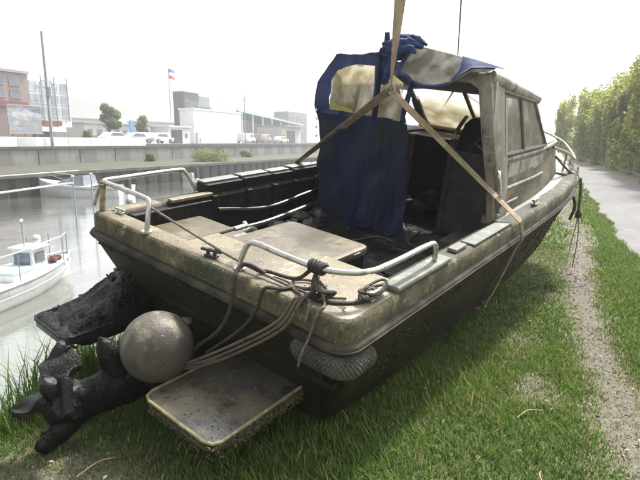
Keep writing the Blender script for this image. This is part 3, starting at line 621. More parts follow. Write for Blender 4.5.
def clip(v, a=0., b=1.): return max(a, min(b, v))
LB, XT, BW, CR_ = 6.7, 3.9, 1.10, .10
def SH(x): return .012 * max(0, x - 2.4) ** 2
def BH(x):
    if x < CR_: return BW - CR_ + math.sqrt(max(0, CR_ ** 2 - (CR_ - x) ** 2))
    if x <= XT: return BW
    t = clip((x - XT) / (LB - XT)); return BW * (1 - t ** 2.3) ** .62
def plan():
    """outline from the port bow round the stern to the starboard bow: (x, y, nx, ny) with outward normals"""
    side = [(LB - (LB - XT) * (1 - math.cos(math.pi / 2 * (1 - k / 26.)))**1 if False else XT + (LB - XT) * math.sin(math.pi / 2 * k / 26.)) for k in range(26, 0, -1)]
    side = [(x, BH(x)) for x in side] + [(x, BW) for x in (3.9, 3.4, 2.9, 2.4, 1.9, 1.4, .9, .5, .25, CR_)]
    arc = [(CR_ - CR_ * math.sin(a), BW - CR_ + CR_ * math.cos(a)) for a in (rad(15), rad(30), rad(45), rad(60), rad(75))]
    half = side + arc + [(0, BW - CR_), (0, .8), (0, .5), (0, .25)]
    pts = half + [(0, 0)] + [(x, -y) for x, y in reversed(half)]
    out = []
    for i, (x, y) in enumerate(pts):
        a = pts[max(0, i - 1)]; b = pts[min(len(pts) - 1, i + 1)]
        tx, ty = b[0] - a[0], b[1] - a[1]; l = math.hypot(tx, ty) or 1
        out.append((x, y, ty / l if False else -(-ty / l), -(tx / l)))
    # make sure normals point outward (away from (3,0))
    o2 = []
    for x, y, nx, ny in out:
        if nx * (x - 3) + ny * y < 0: nx, ny = -nx, -ny
        o2.append((x, y, nx, ny))
    return o2
PLAN = plan()
def sweep(prof, pts=None, closed=True):
    """prof: (outward offset, z) loop swept round the deck outline"""
    m = MB(); m.loft([[(x + nx * d, y + ny * d, SH(x) + z) for d, z in prof] for x, y, nx, ny in (pts or PLAN)], cap=closed, open_ring=not closed); return m

# hull shell
def hull_section(x):
    b = max(BH(x), .012); f = b / BW; g = clip((x - 2.6) / (LB - 2.6)) ** 1.8; q = clip((x - 3.6) / (LB - 3.6)) ** 1.4
    s = SH(x); zc = -.79 + .55 * g; zk = -1.0 + .93 * clip((x - 3.8) / (LB - 3.8)) ** 2.2
    bc = (.89 + .06 * clip(x / 1.2)) * f ** (1.0 + .9 * clip((x - 3) / 2)); bm = (b - .03) * .55 + bc * .45
    P = [(b, s - .12), (b - .006, s - .2), (bm, (s - .2) * .5 + zc * .5), (bc, zc), (bc - .04 * f, zc - .035), (bc * .5, (zc + zk) / 2 - .02), (.0, zk)]
    P = [(x - .62 * q * (s - z) + .26 * clip((-.2 - z) / .42) * clip(1 - x / .9), y, z) for y, z in P]
    return P + [(a, -b2, c) for a, b2, c in reversed(P[:-1])]
XS = [0, .012, .03, .06, .1, .4, .8, 1.3, 1.8, 2.4, 3.0, 3.6, 4.0, 4.4, 4.8, 5.2, 5.5, 5.8, 6.05, 6.25, 6.4, 6.52, 6.6, 6.66, 6.7]
hm = MB(); hr = [hull_section(x) for x in XS]; hm.loft(hr, cap=False, open_ring=True); hm.f.append(tuple(range(len(hr[0])))); hull = hm.build('hull', m_hull, boat, smooth=True, angle=35)
sweep([(-.004, -.125), (.0, -.125), (.0, -.02), (-.02, -.001), (-.05, -.003), (-.05, -.125)]).build('coaming', m_moss, boat, smooth=True, angle=50)
WI = .135
m_gun = mat('grey_worn_gunwale', (.07, .066, .053), .75, spec=.25, layers= [(3, (.05, .048, .036), .44, .6, 8), (9, (.15, .138, .105), .54, .66, 9), (28, (.03, .03, .022), .55, .68), (60, (.22, .21, .17), .64, .72, 3)], bump=[(60, .003, 'n')])
RIM = [(-.02, -.0005), (-.03, .004), (-WI, .004), (-WI - .012, -.012), (-WI - .012, -.13), (-.03, -.02)]
iS = [i for i, p in enumerate(PLAN) if p[0] <= .5]; i0, i1 = iS[0], iS[-1]
sweep(RIM, PLAN[i0:i1 + 1]).build('deck_rim', m_deck, boat, smooth=True, angle=50)
sweep(RIM, PLAN[i1:]).build('gunwale_top', m_gun, boat, smooth=True, angle=50); sweep(RIM, PLAN[:i0 + 1]).build('gunwale_top', m_gun, boat, smooth=True, angle=50)
rr = sweep([(0, -.125), (.022, -.13), (.03, -.142), (.03, -.16), (.022, -.174), (-.002, -.178)]).build('rub_rail', m_rub, boat, smooth=True, angle=60)
sweep([(.0295, -.148), (.036, -.15), (.036, -.156), (.0295, -.158)]).build('rail_strip', m_rub, rr, smooth=True)
# inner liner, sole
INN = [p for p in PLAN if p[0] < 4.3]
sweep([(-WI - .016, -.02), (-WI - .016, -.46), (-WI - .04, -.46), (-WI - .04, -.02)], INN).build('liner', m_liner, boat, smooth=True)
MB().bx(.1, 4.3, -.99, .99, -.46, -.43).build('sole', m_sole, boat)
for k in range(9): MB().bx(.95 + k * .012, 4.2, -.9 + k * .2, -.9 + k * .2 + .185, -.4298, -.418).build('floor_board', m_sole, boat, bevel=.006)
# ribs, pockets and raised caps on the port bulwark
for i, x in enumerate((.98, 1.38, 1.72, 2.02, 2.36, 2.7)):
    MB().bx(x - .03, x + .03, .9, .96, -.43, .0).build('bulwark_rib', m_liner, boat, bevel=.01)
for (x0, x1, dz) in ((.93, 1.33, 0), (1.35, 1.7, .006), (1.73, 2.0, .002), (2.03, 2.42, .01), (2.45, 2.95, .0)):
    MB().bx(x0, x1, .945, 1.09, .006, .085 + dz).build('bulwark_board', m_liner, boat, bevel=.006)
    MB().bx(x0 + .006, x1 - .006, 1.0, 1.1, .086 + dz, .1 + dz).build('gunwale_cap', m_cap, boat, bevel=.005)
MB().bx(.2, .92, .87, .95, -.42, -.02).build('side_panel', m_liner, boat, bevel=.008)
MB().bx(.55, .95, .9, .965, .004, .03).build('ledge', m_deck, boat, bevel=.006)
MB().tube([(1.0, .9, -.12), (1.6, .89, -.2), (2.2, .9, -.15), (2.9, .9, -.1)], .018, 8, smooth=5).build('cable', m_blackpl, boat, smooth=True)
MB().tube([(.95, .87, -.3), (1.5, .86, -.33), (2.3, .87, -.27)], .026, 8, smooth=5).build('hose', m_blackpl, boat, smooth=True)
# aft deck, hatches
MB().bx(.14, .62, -.985, -.5, -.12, .0005).build('corner_deck', m_deck, boat, bevel=.012)
MB().bx(.13, .4, -.5, .22, -.2, -.004).build('aft_deck', m_deck, boat, bevel=.01)
hb = MB(); hb.loft([[(.37, -.5, -.42), (1.06, -.5, -.42), (1.06, .15, -.42), (.37, .15, -.42)], [(.36, -.51, -.1), (1.07, -.51, -.1), (1.07, .16, -.1), (.36, .16, -.1)]]); hb.build('engine_box', m_liner, boat)
hb = MB()
def rr_poly(x0, x1, y0, y1, r, n=5):
    P = []
    for cx, cy, a0 in ((x1 - r, y1 - r, 0), (x0 + r, y1 - r, 90), (x0 + r, y0 + r, 180), (x1 - r, y0 + r, 270)):
        for k in range(n + 1): a = rad(a0 + 90 * k / n); P.append((cx + r * math.cos(a), cy + r * math.sin(a)))
    return P
hb.prism(rr_poly(.33, 1.1, -.53, .18, .06), -.1, -.045); hatch = hb.build('engine_hatch', m_hatch, boat, bevel=.012, smooth=True)
MB().bx(.45, .52, -.54, -.5, -.09, -.06).build('hinge', m_steelb, hatch); MB().bx(.9, .97, -.54, -.5, -.09, -.06).build('hinge', m_steelb, hatch)
hb = MB(); hb.prism(rr_poly(.2, .78, .22, .86, .03), -.17, -.12); lid = hb.build('port_hatch', m_hatch, boat, bevel=.01, smooth=True)
MB().bx(.6, .72, .24, .3, -.12, -.095).build('latch', m_steelb, lid, bevel=.008)
MB().bx(.18, .8, .2, .88, -.42, -.17).build('hatch_box', m_liner, boat)
# gunwale pads, cleats, small fittings
MB().bx(.46, 1.13, -1.1, -1.0, .006, .04).build('gunwale_pad', m_plank, boat, bevel=.012)
MB().bx(1.3, 1.48, -1.06, -.99, .006, .035).build('gunwale_pad', m_cap, boat, bevel=.01)
MB().bx(1.55, 2.35, -1.085, -.985, .006, .02).build('gunwale_pad', m_plank, boat, bevel=.006)
def cleat(x, y, z, rz, m, s=1.0):
    t = MB(); R_ = Matrix.Rotation(rz, 4, 'Z')
    t.box((0, 0, .01), (.05, .1, .02)); t.box((0, -.028, .03), (.022, .022, .03)); t.box((0, .028, .03), (.022, .022, .03)); t.box((0, 0, .052), (.028, .17, .02))
    return t.build('cleat', m, boat, bevel=.005, xf=Matrix.Translation((x, y, z)) @ R_ @ Matrix.Scale(s, 4))
cleat(.07, -.1, .004, .3, m_blackpl, .8); cleat(.3, -1.04, .006, 1.57, m_steelb, .7); cleat(3.2, -1.03, .02, 1.57, m_steelb); cleat(.12, .9, .004, .1, m_steelb, .6)
# stern rails
def rail(name, pts, r, m, posts=()):
    o = MB().tube(pts, r, 10, smooth=6).build(name, m, boat, smooth=True)
    for p in posts: MB().tube([(p[0], p[1], p[2]), (p[0], p[1], p[2] + .012)], r * 2.1, 12).build('base_flange', m, o, smooth=True)
    return o
rail('stern_rail', [(.07, -.33, .0), (.075, -.338, .07), (.09, -.365, .15), (.095, -.42, .175), (.085, -.6, .175), (.09, -.82, .172), (.14, -.95, .172), (.26, -1.035, .172), (.5, -1.05, .172), (.85, -1.05, .172), (.95, -1.05, .15), (.98, -1.05, .07), (.985, -1.05, 0)], .0165, m_steelb, [(.07, -.33, .003), (.985, -1.05, .003)])
rail('stern_rail', [(.035, .466, .0), (.05, .475, .1), (.08, .5, .185), (.09, .6, .2), (.095, 1.0, .2), (.13, 1.08, .2), (.25, 1.09, .2), (.74, 1.1, .2), (.82, 1.09, .17), (.9, 1.06, .02)], .0165, m_steelb, [(.035, .466, .003)])
MB().tube([(.06, 1.02, 0), (.075, 1.02, .19)], .02, 10).build('rail_post', m_rusty, boat, smooth=True)
MB().tube([(.04, 1.09, .03), (.1, 1.09, .19)], .012, 8).build('rail_post', m_rusty, boat, smooth=True)
m_sludge = mat('slick_black_sludge', (.009, .009, .0095), .32, [(11, (.02, .02, .021), .5, .65), (40, (.006, .006, .006), .4, .6)], bump=[(26, .02, 'n'), (70, .008, 'n')], rough2=.6, spec=.3)
# swim platforms
def platform(y0, y1, x0, top):
    P = [(.3, y0), (.3, y1)] + ([(x0 + .06, y1), (x0 + .02, y1 - .02), (x0, y1 - .06), (x0, y0 + .06), (x0 + .02, y0 + .02), (x0 + .06, y0)])
    o = MB(); o.prism([(p[0], p[1]) for p in P], -.665, -.612); o = o.build('swim_platform', top, boat, bevel=.008, smooth=True)
    edge = [(.3, y1, -.61), (x0 + .06, y1, -.61), (x0 + .018, y1 - .018, -.61), (x0, y1 - .06, -.61), (x0, y0 + .06, -.61), (x0 + .018, y0 + .018, -.61), (x0 + .06, y0, -.61), (.16, y0, -.606), (.3, y0 - .005, -.6)]
    MB().tube(edge, .009, 8).build('raised_lip', m_lip if y1 < 0 else m_sludge, o, smooth=True)
    cx, cy = -.2, (y0 + y1) / 2
    sk = MB(); sk.loft([[(cx + (px - cx) * .985, cy + (py - cy) * .985, z) for px, py in P] if z > -.68 else [(cx + .08 + (px - cx) * .86, cy + (py - cy) * .9, z) for px, py in P] for z in (-.64, -.72)]); sk.build('underside', m_lip if y1 < 0 else m_hull, o)
    return o
plt = platform(-.735, -.19, -.46, m_plat)
platp = platform(.58, 1.0, -.48, mat('wet_black_platform', (.03, .03, .028), .25, [(5, (.06, .06, .055), .5, .65)], rough2=.5, bump=[(30, .01, 'n')]))
# fouling: mussel and barnacle shells, uncountable
def fouling(name, P, Nn, size, cols, parent, seed=0):
    rng = np.random.default_rng(seed); n = len(P); P = np.asarray(P, float); Nn = np.asarray(Nn, float)
    a = rng.normal(size=(n, 3)); a /= np.linalg.norm(a, axis=1)[:, None]; b = np.cross(a, Nn + .001); b /= np.linalg.norm(b, axis=1)[:, None]; c = np.cross(a, b)
    s = (size * rng.uniform(.5, 1.6, n))[:, None]
    V = np.stack([P + a * s, P - a * s, P + b * s * .55, P - b * s * .55, P + c * s * .5, P - c * s * .5], 1).reshape(-1, 3)
    f = np.array([(0, 2, 4), (2, 1, 4), (1, 3, 4), (3, 0, 4), (2, 0, 5), (1, 2, 5), (3, 1, 5), (0, 3, 5)])
    F = (np.arange(n)[:, None, None] * 6 + f[None]).reshape(-1, 3)
    cols = np.array(cols); T = np.repeat(cols[rng.integers(0, len(cols), n)] * rng.uniform(.6, 1.4, (n, 1)), 6, 0)
    o = np_mesh(name, V, F, T, m_shell, parent=parent, kind='stuff'); return o
m_shell = mat_tint('shell_fouling', .5, 0.0, .12)
rng = np.random.default_rng(5)
SHELL = [(.03, .026, .016), (.042, .037, .022), (.06, .052, .034), (.022, .02, .013), (.085, .075, .052)]
n = 11000; yy = rng.uniform(-1.0, 1.0, n); zz = rng.uniform(-.95, -.2, n); keep = (zz > -.72 - .28 * (1 - np.abs(yy) / .95)) & (fbm(yy * 3.1, zz * 3.1, 9) + .25 * fbm(yy * 14, zz * 14, 19) > .5)
yy, zz = yy[keep], zz[keep]
fouling('transom_fouling', np.stack([-.004 + .26 * np.clip((-.2 - zz) / .42, 0, 1), yy * (1 - .1 * np.clip((-.25 - zz) / .5, 0, 1)), zz], 1), np.tile([(-1, 0, 0)], (len(yy), 1)), .008, SHELL, boat, 1)
n = 3000; x = rng.uniform(.1, 5.0, n); tz = rng.random(n); keep = fbm(x * 2.1, tz * 2, 4) + .3 * fbm(x * 9, tz * 9, 14) > .7; x, tz = x[keep], tz[keep]
P = []
for a, t in zip(x, tz):
    S = hull_section(float(a)); S = [s for s in S if s[1] <= 0]; p, q2 = Vector(S[-2]), Vector(S[-4]); P.append(tuple(p.lerp(q2, float(t))))
fouling('side_fouling', P, np.tile([(0, -1, 0)], (len(P), 1)), .009, SHELL, boat, 2)
EDG = [(.06, .055, .028), (.1, .09, .045), (.16, .145, .08), (.035, .033, .018)]
n = 2600; sidep = rng.random(n) < .5; ex = np.where(sidep, rng.uniform(-.46, .28, n), -.462); ey = np.where(sidep, -.737, rng.uniform(-.73, -.2, n)); ez = -.62 - .085 * rng.random(n) ** 1.4
k3 = fbm(ex * 9 + ey * 9, ez * 12, 5) > .36; ex, ey, ez = ex[k3] + (ez[k3] + .62) * -.2, ey[k3], ez[k3]
fouling('edge_growth', np.stack([ex, ey, ez], 1), np.tile([(-.7, -.7, 0)], (len(ex), 1)), .007, EDG, plt, 11)
n = 700; gx = rng.uniform(.02, 1.05, n); gy = rng.uniform(-1.05, .16, n); kk = (gx < .13) | ((gx > .36) & (gy > -.5)) | ((gx < .6) & (gy < -.52)); kk &= (fbm(gx * 4, gy * 4, 12) > .5) & ((gx < .34) | (gy < -.5)); gx, gy = gx[kk], gy[kk]; gz = np.where((gx > .34) & (gy > -.52), -.043, .005)
fouling('deck_grit', np.stack([gx, gy, gz], 1), np.tile([(0, 0, 1)], (len(gx), 1)), .0045, [(.05, .045, .03), (.1, .085, .055), (.3, .27, .2), (.03, .03, .02)], boat, 12)
n = 260; gx = rng.uniform(-.43, .06, n); gy = rng.uniform(-.71, -.22, n)
fouling('platform_grit', np.stack([gx, gy, np.full(n, -.61)], 1), np.tile([(0, 0, 1)], (n, 1)), .0045, [(.03, .028, .02), (.12, .105, .07), (.25, .23, .18)], plt, 13)
BLK = [(.008, .008, .009), (.013, .013, .015), (.02, .021, .024), (.03, .032, .037)]
def mound(a, b):
    x = -.47 + .62 * a; y = .585 + .41 * b; e = min(a, 1 - a * .0, b, 1 - b) * 5; hh = clip(e) ** .6 * (.015 + .17 * clip(a * 1.3 - .15) * (.6 + .8 * float(fbm(x * 5, y * 5, 3))) + .05 * (float(fbm(x * 17, y * 17, 6)) - .3))
    return (x, y, -.613 + max(0, hh))
MB().grid(mound, 60, 44).build('sludge_mound', m_sludge, platp, smooth=True, angle=80)
n = 3000; x = rng.uniform(-.46, .06, n); y = rng.uniform(.6, .985, n); h = np.clip(.16 * (x + .42) / .45, 0, .2) * fbm(x * 6, y * 6, 3) * 1.9; k2 = (fbm(x * 5, y * 5, 8) + (x + .45) * .9 > .5)
x, y, h = x[k2], y[k2], h[k2]
fouling('mussel_clump', np.stack([x, y, -.612 + h * rng.random(len(x)) ** .5], 1), np.tile([(0, 0, 1)], (len(x), 1)), .012, BLK, platp, 3)
n = 900; t = rng.uniform(-.2, 1, n); fouling('mussel_clump', np.stack([.1 - .54 * rng.random(n), rng.uniform(.61, .97, n), -.67 - .05 * rng.random(n)], 1), np.tile([(0, 0, -1)], (n, 1)), .011, BLK, platp, 4)

# stern drive, tilted up and swung to port, coated in black growth
m_muck = mat('black_weed_muck', (.009, .009, .0085), .5, [(9, (.018, .018, .018), .5, .65), (40, (.008, .008, .008), .4, .6)], bump=[(28, .012, 'n'), (80, .005, 'n')], rough2=.22, spec=.3)
def lump(d, s=9): return 1 + .14 * math.sin(d.x * s + 1) * math.sin(d.y * s * 1.3 + 2) + .1 * math.sin(d.z * s * 1.7)
def lumpy_tube(pts, rads, n=14, sub=6, amp=.13, seed=1, flat=1.0):
    P = catmull([(*p,) for p in pts], sub); m_ = MB(); rg_ = random.Random(seed); k = len(P); ph = [rg_.uniform(0, 6.28) for _ in range(6)]
    prev = None; rings = []
    for i, p in enumerate(P):
        t_ = (P[min(k - 1, i + 1)] - P[max(0, i - 1)]).normalized(); q = Vector((0, 1, 0)) if prev is None else prev
        nn = (q - t_ * q.dot(t_)).normalized(); prev = nn; bb = t_.cross(nn); u = i / (k - 1) * (len(rads) - 1); j = min(len(rads) - 2, int(u)); ra = rads[j] + (rads[j + 1] - rads[j]) * (u - j)
        ring = []
        for a in range(n):
            an = 6.28318 * a / n; d = 1 + amp * (math.sin(3 * an + ph[0] + i * .5) + .7 * math.sin(5 * an + ph[1] - i * .9) + .6 * math.sin(i * 1.7 + ph[2] + 2 * an))
            ring.append(p + nn * math.cos(an) * ra * d * flat + bb * math.sin(an) * ra * d)
        rings.append(ring)
    m_.loft(rings); return m_
def OD(x, y, z): return (x, y, z)
lumpy_tube([(.02, .05, -.7), (-.12, .09, -.72), (-.25, .12, -.75)], [.16, .17, .13], seed=2, amp=.05).build('drive_housing', m_muck, boat, smooth=True)
lumpy_tube([(-.18, .12, -.74), (-.38, .17, -.77), (-.55, .19, -.77), (-.7, .21, -.74), (-.83, .22, -.68)], [.15, .14, .125, .135, .006], seed=3, flat=.6, amp=.05).build('drive_leg', m_muck, boat, smooth=True)
lumpy_tube([(-.70, .2, -.9), (-.70, .2, -.78), (-.69, .2, -.62), (-.67, .2, -.5)], [.004, .065, .07, .004], seed=4, amp=.04).build('gearcase', m_muck, boat, smooth=True)
pl = lumpy_tube([(-.33, .2, -.82), (-.37, .2, -.66), (-.42, .2, -.52), (-.46, .2, -.43)], [.12, .095, .065, .005], seed=9, amp=.05, flat=1.0); pl.build('cavitation_plate', m_muck, boat, smooth=True)
lumpy_tube([(-.6, .2, -.86), (-.7, .2, -.9), (-.8, .2, -.93), (-.84, .2, -.9)], [.07, .075, .07, .004], seed=10, amp=.05, flat=.6).build('skeg', m_muck, boat, smooth=True)
pax = Vector((-.62, .0, .78)).normalized(); pc = Vector((.78, .55, .62)); pc = (pc - pax * pc.dot(pax)).normalized(); pd = pax.cross(pc); ph0 = Vector((-.73, .2, -.62))
pr = MB().tube([ph0 - pax * .09 + pax * .17 * (i / 9) for i in range(10)], lambda t: .06 * math.sin(math.pi * min(.97, max(.03, t))) ** .5, 14, smooth=0).build('propeller_hub', m_muck, boat, smooth=True)
for k in range(3):
    an = 2.0944 * k; e1 = pc * math.cos(an) + pd * math.sin(an); e2 = pax.cross(e1)
    def blade(u, v, e1=e1, e2=e2):
        wd = .19 * math.sin(math.pi * (.16 + .8 * u)) ** .8; off = (v - .5) * wd
        return tuple(ph0 + e1 * (.03 + .2 * u) + e2 * off * .9 + pax * (off * .45 + .015 * math.sin(u * 9 + v * 7)))
    MB().grid(blade, 10, 8).build('propeller_blade', m_muck, pr, smooth=True, solid=.034, angle=80)
lumpy_tube([(-.16, .0, -.6), (-.3, .05, -.62), (-.42, .1, -.72)], [.035, .03, .006], seed=6, amp=.06).build('trim_ram', m_muck, boat, smooth=True)

# woven rope fender wrapped round the starboard stern corner
m_weave = mat('grey_woven_rope', (.085, .082, .068), .9, [(8, (.05, .048, .036), .46, .62), (60, (.15, .146, .125), .56, .7)], bump=[(180, .004, 'n')])
fe = [p for p in PLAN if p[1] < -.7 and p[0] < .3]
_c = catmull([(x, y, 0) for x, y, _, _ in fe], 10); _d = np.concatenate([[0], np.cumsum([(_c[i + 1] - _c[i]).length for i in range(len(_c) - 1)])]); _t = np.linspace(0, _d[-1], 301)
ct = [Vector((float(np.interp(t, _d, [p.x for p in _c])), float(np.interp(t, _d, [p.y for p in _c])), 0)) for t in _t]; k = len(ct)
def fend(a, b):
    i = min(k - 1, int(a * (k - 1))); p = ct[i]; q2 = ct[min(k - 1, i + 6)] - ct[max(0, i - 6)]; nx, ny = q2.y, -q2.x; l = math.hypot(nx, ny) or 1; nx, ny = nx / l, ny / l
    if nx * (p.x - 3) + ny * p.y < 0: nx, ny = -nx, -ny
    taper = min(1, (min(a, 1 - a) * 9) ** .5 + .25); an = math.pi * 1.1 * (b - .5)
    w = .007 * (math.sin(a * 190 + (0 if int(b * 12) % 2 else math.pi)) * abs(math.sin(b * 12 * math.pi)) ** .6) + .006 * math.sin(a * 17 + b * 5)
    d = (.006 + .042 * math.cos(an)) * taper + w; z = -.238 - .058 * math.sin(an) * taper + .012 * math.sin(a * 5 + 1)
    return (p.x + nx * d, p.y + ny * d, z)
MB().grid(fend, 300, 60).build('rope_fender', m_weave, boat, smooth=True, angle=80)
# ------------------------------------------------ cabin
def ybase(x): return .93 - .13 * clip((x - 3.4) / 1.6) ** 1.7
def pa(z): return float(np.interp(z, [-.02, .2, .46, .7, .95, 1.14], [2.46, 2.43, 2.36, 2.3, 2.26, 2.22]))
def ysill(x): return ybase(x) - .1
sidedeck = MB()
for s in (-1, 1):
    m_ = MB(); m_.loft([[(x, s * (BH(x) - WI + .02), SH(x) - .004), (x, s * (ybase(x) - .1 if x < 4.9 else .0), SH(x) - .0 + .01), (x, s * (ybase(x) - .1 if x < 4.9 else .0), SH(x) - .05), (x, s * (BH(x) - WI + .02), SH(x) - .05)] for x in (2.38, 2.8, 3.2, 3.6, 4.0, 4.3, 4.6, 4.89)]); m_.build('side_deck', m_cap, boat)
m_ = MB(); m_.loft([[(x, y, SH(x) + .012 * (1 - (y / max(.05, BH(x))) ** 2)) for y in [max(.01, BH(x) - WI + .03) * t for t in (-1, -.5, 0, .5, 1)]] for x in (4.88, 5.2, 5.6, 6.0, 6.3, 6.5, 6.6)], cap=False, open_ring=True); m_.build('foredeck', m_cap, boat, solid=.02)
for s in (-1, 1):
    xs = (2.36, 2.7, 3.1, 3.5, 3.9, 4.3, 4.6, 4.86)
    m_ = MB(); m_.loft([[(x, s * ybase(x), SH(x) - .03), (x, s * ysill(x), .46 + .0 * x), (x, s * (ysill(x) - .05), .46), (x, s * (ybase(x) - .05), -.03)] for x in xs]); cs = m_.build('cabin_side', m_cabinlow, boat)
    MB().tube([(x, s * (ysill(x) + .006), .455) for x in xs], .02, 8, flat=1).build('sill_moulding', m_cabin, cs, smooth=True)
    MB().tube([(x, s * (ybase(x) - .05 + .006), .215) for x in xs[:5]], .014, 8).build('side_moulding', m_cabin, cs, smooth=True)
    MB().tube([(x, s * (ybase(x) - .024 + .006), .09) for x in (2.6, 2.8, 3.0)], .01, 8).build('side_moulding', m_cabin, cs, smooth=True)
    MB().loft([[(x, s * (ybase(x) - .062), .25), (x, s * (ysill(x) + .022), .41), (x, s * (ysill(x) + .012), .41), (x, s * (ybase(x) - .072), .25)] for x in (2.75, 3.2, 3.6, 3.95)]).build('side_panel', m_cabin, cs, bevel=.004)
    # slanted front face of the house below the windscreen
    # aft pillar, broad and rounded
    m_ = MB(); m_.loft([[(pa(z), s * (.955 - .2 * z), z), (2.66 + .05 * t, s * (.95 - .2 * z), z), (2.68 + .05 * t, s * (.88 - .2 * z), z), (pa(z) + .03, s * (.83 - .2 * z), z)] for t, z in ((0, -.02), (.2, .2), (.4, .46), (.2, .7), (-.6, .95), (-2.2, 1.1), (-3.4, 1.135))]); pil = m_.build('aft_pillar', m_cabin, boat, bevel=.02, smooth=True)
    if s < 0:
        MB().tube([(2.45, -.94, .1), (2.4, -.955, .13), (2.38, -.935, .25), (2.37, -.905, .36), (2.41, -.885, .39)], .013, 8, smooth=5).build('grab_handle', m_steelb, pil, smooth=True)
        MB().bx(2.42, 2.46, -.95, -.87, -.02, .04).build('step_block', m_cabin, pil, bevel=.012)
    # side window: frame bars and two panes
    def sw(x, z, o=0.0): return (x, s * (ysill(2.9) + .01 + (.46 - z) * .2 + o), z)
    for nm, a, b2 in (('window_frame', (2.6, .5), (3.92, .5)), ('window_frame', (2.57, 1.01), (3.46, .93)), ('window_frame', (2.6, .5), (2.57, 1.01)), ('window_frame', (3.92, .5), (3.46, .93)), ('mullion', (3.14, .5), (3.02, .97))):
        MB().tube([sw(*a), sw(*b2)], .022, 6).build(nm, m_frame, boat)
    for q4 in (((2.61, .51), (3.13, .51), (3.01, .97), (2.58, 1.0)), ((3.15, .51), (3.9, .51), (3.45, .93), (3.03, .97))):
        MB().loft([[sw(x, z, d) for x, z in q4] for d in (-.004, .004)]).build('side_pane', m_sideglass, boat)
    MB().tube([(4.3, s * .68, .47), (3.9, s * .7, .77), (3.55, s * .7, .97)], .03, 8, flat=1).build('front_pillar', m_cabin, boat, smooth=True)
m_ = MB(); m_.loft([[(4.87, -ybase(4.86), SH(4.86) - .03), (4.87, ybase(4.86), SH(4.86) - .03), (4.87, ysill(4.86), .46), (4.87, -ysill(4.86), .46)], [(4.9, -ybase(4.86) + .02, SH(4.86) - .03), (4.9, ybase(4.86) - .02, SH(4.86) - .03), (4.9, ysill(4.86) - .02, .46), (4.9, -ysill(4.86) + .02, .46)]]); m_.build('cabin_front', m_cabinlow, boat)
m_ = MB(); m_.loft([[(4.2, -ysill(4.2) + .01, .462), (4.2, ysill(4.2) - .01, .462), (4.2, ysill(4.2) - .01, .49), (4.2, -ysill(4.2) + .01, .49)], [(4.9, -ysill(4.86) + .0, .45), (4.9, ysill(4.86), .45), (4.9, ysill(4.86), .475), (4.9, -ysill(4.86), .475)]]); m_.build('cabin_top', m_cabin, boat)
# windscreen
def ws(y, t): return (4.28 - .74 * t, y * (1 - .04 * t), .48 + .48 * t)
for y0, y1 in ((.02, .68), (-.68, -.02)):
    MB().loft([[Vector(ws(y, t)) + Vector((d, 0, d)) for y, t in ((y0, .02), (y1, .02), (y1, .98), (y0, .98))] for d in (-.003, .003)]).build('windscreen_pane', m_dirtyglass, boat)
MB().tube([ws(0, 0), ws(0, 1)], .022, 8).build('windscreen_post', m_frame, boat)
MB().tube([ws(-.7, .0), ws(.7, .0)], .025, 8).build('windscreen_frame', m_frame, boat); MB().tube([ws(-.7, 1), ws(.7, 1)], .025, 8).build('windscreen_frame', m_frame, boat)
for s in (-1, 1): MB().tube([ws(.69 * s, 0), ws(.69 * s, 1)], .03, 8).build('windscreen_frame', m_frame, boat)
MB().tube([(4.0, .62, .52), (3.9, .66, .68), (3.78, .66, .8)], .05, 8).build('pillar_trim', m_frame, boat, smooth=True)
# roof
def roofp(x, t): 
    y = .745 * math.copysign(1 - (1 - abs(t)) ** 1.0, t); return (x, y, 1.14 - .125 * (x - 2.2) + .055 * (1 - abs(t) ** 3.0))
m_ = MB(); rs_ = []
for x in (2.3, 2.34, 2.6, 3.0, 3.4, 3.6, 3.68):
    top_ = [roofp(x, t) for t in np.linspace(-1, 1, 13)]; dz = .04 if x in (2.3, 3.68) else .075
    rs_.append([(a, b2, c + (0 if dz > .05 else -.015)) for a, b2, c in top_] + [(a, b2 * .985, c - dz) for a, b2, c in reversed(top_)])
m_.loft(rs_); roof = m_.build('cabin_roof', m_cabin, boat, smooth=True, angle=50)
for s in (-1, 1): MB().tube([(2.31, s * .75, 1.124), (3.0, s * .752, 1.037), (3.66, s * .75, .955)], .016, 8).build('gutter', m_cabin, roof, smooth=True)
MB().box((3.0, 0, 1.0), (1.0, 1.2, .01), Matrix.Rotation(.124, 3, 'Y')).build('headliner', m_intgrey, roof)
for s in (-1, 1):
    MB().tube([(2.26, s * .715, 1.115), (2.6, s * .72, 1.075), (3.1, s * .72, 1.01), (3.64, s * .715, .94)], .05, 12).build('roof_shoulder', m_cabin, roof, smooth=True)
    gp = [(.76, 1.1), (.42, 1.1)] + [(.42 + .32 * math.sin(rad(a)), .8 + .3 * math.cos(rad(a))) for a in (0, 18, 36, 54, 72, 90)] + [(.8, .8)]
    MB().loft([[(x_, s * y_, z_ - .02) for y_, z_ in gp] for x_ in (2.3, 2.35)]).build('corner_gusset', m_cabin, roof, bevel=.006)
MB().bx(2.31, 2.38, -.72, .72, 1.05, 1.11).build('aft_beam', m_cabin, roof, bevel=.015)
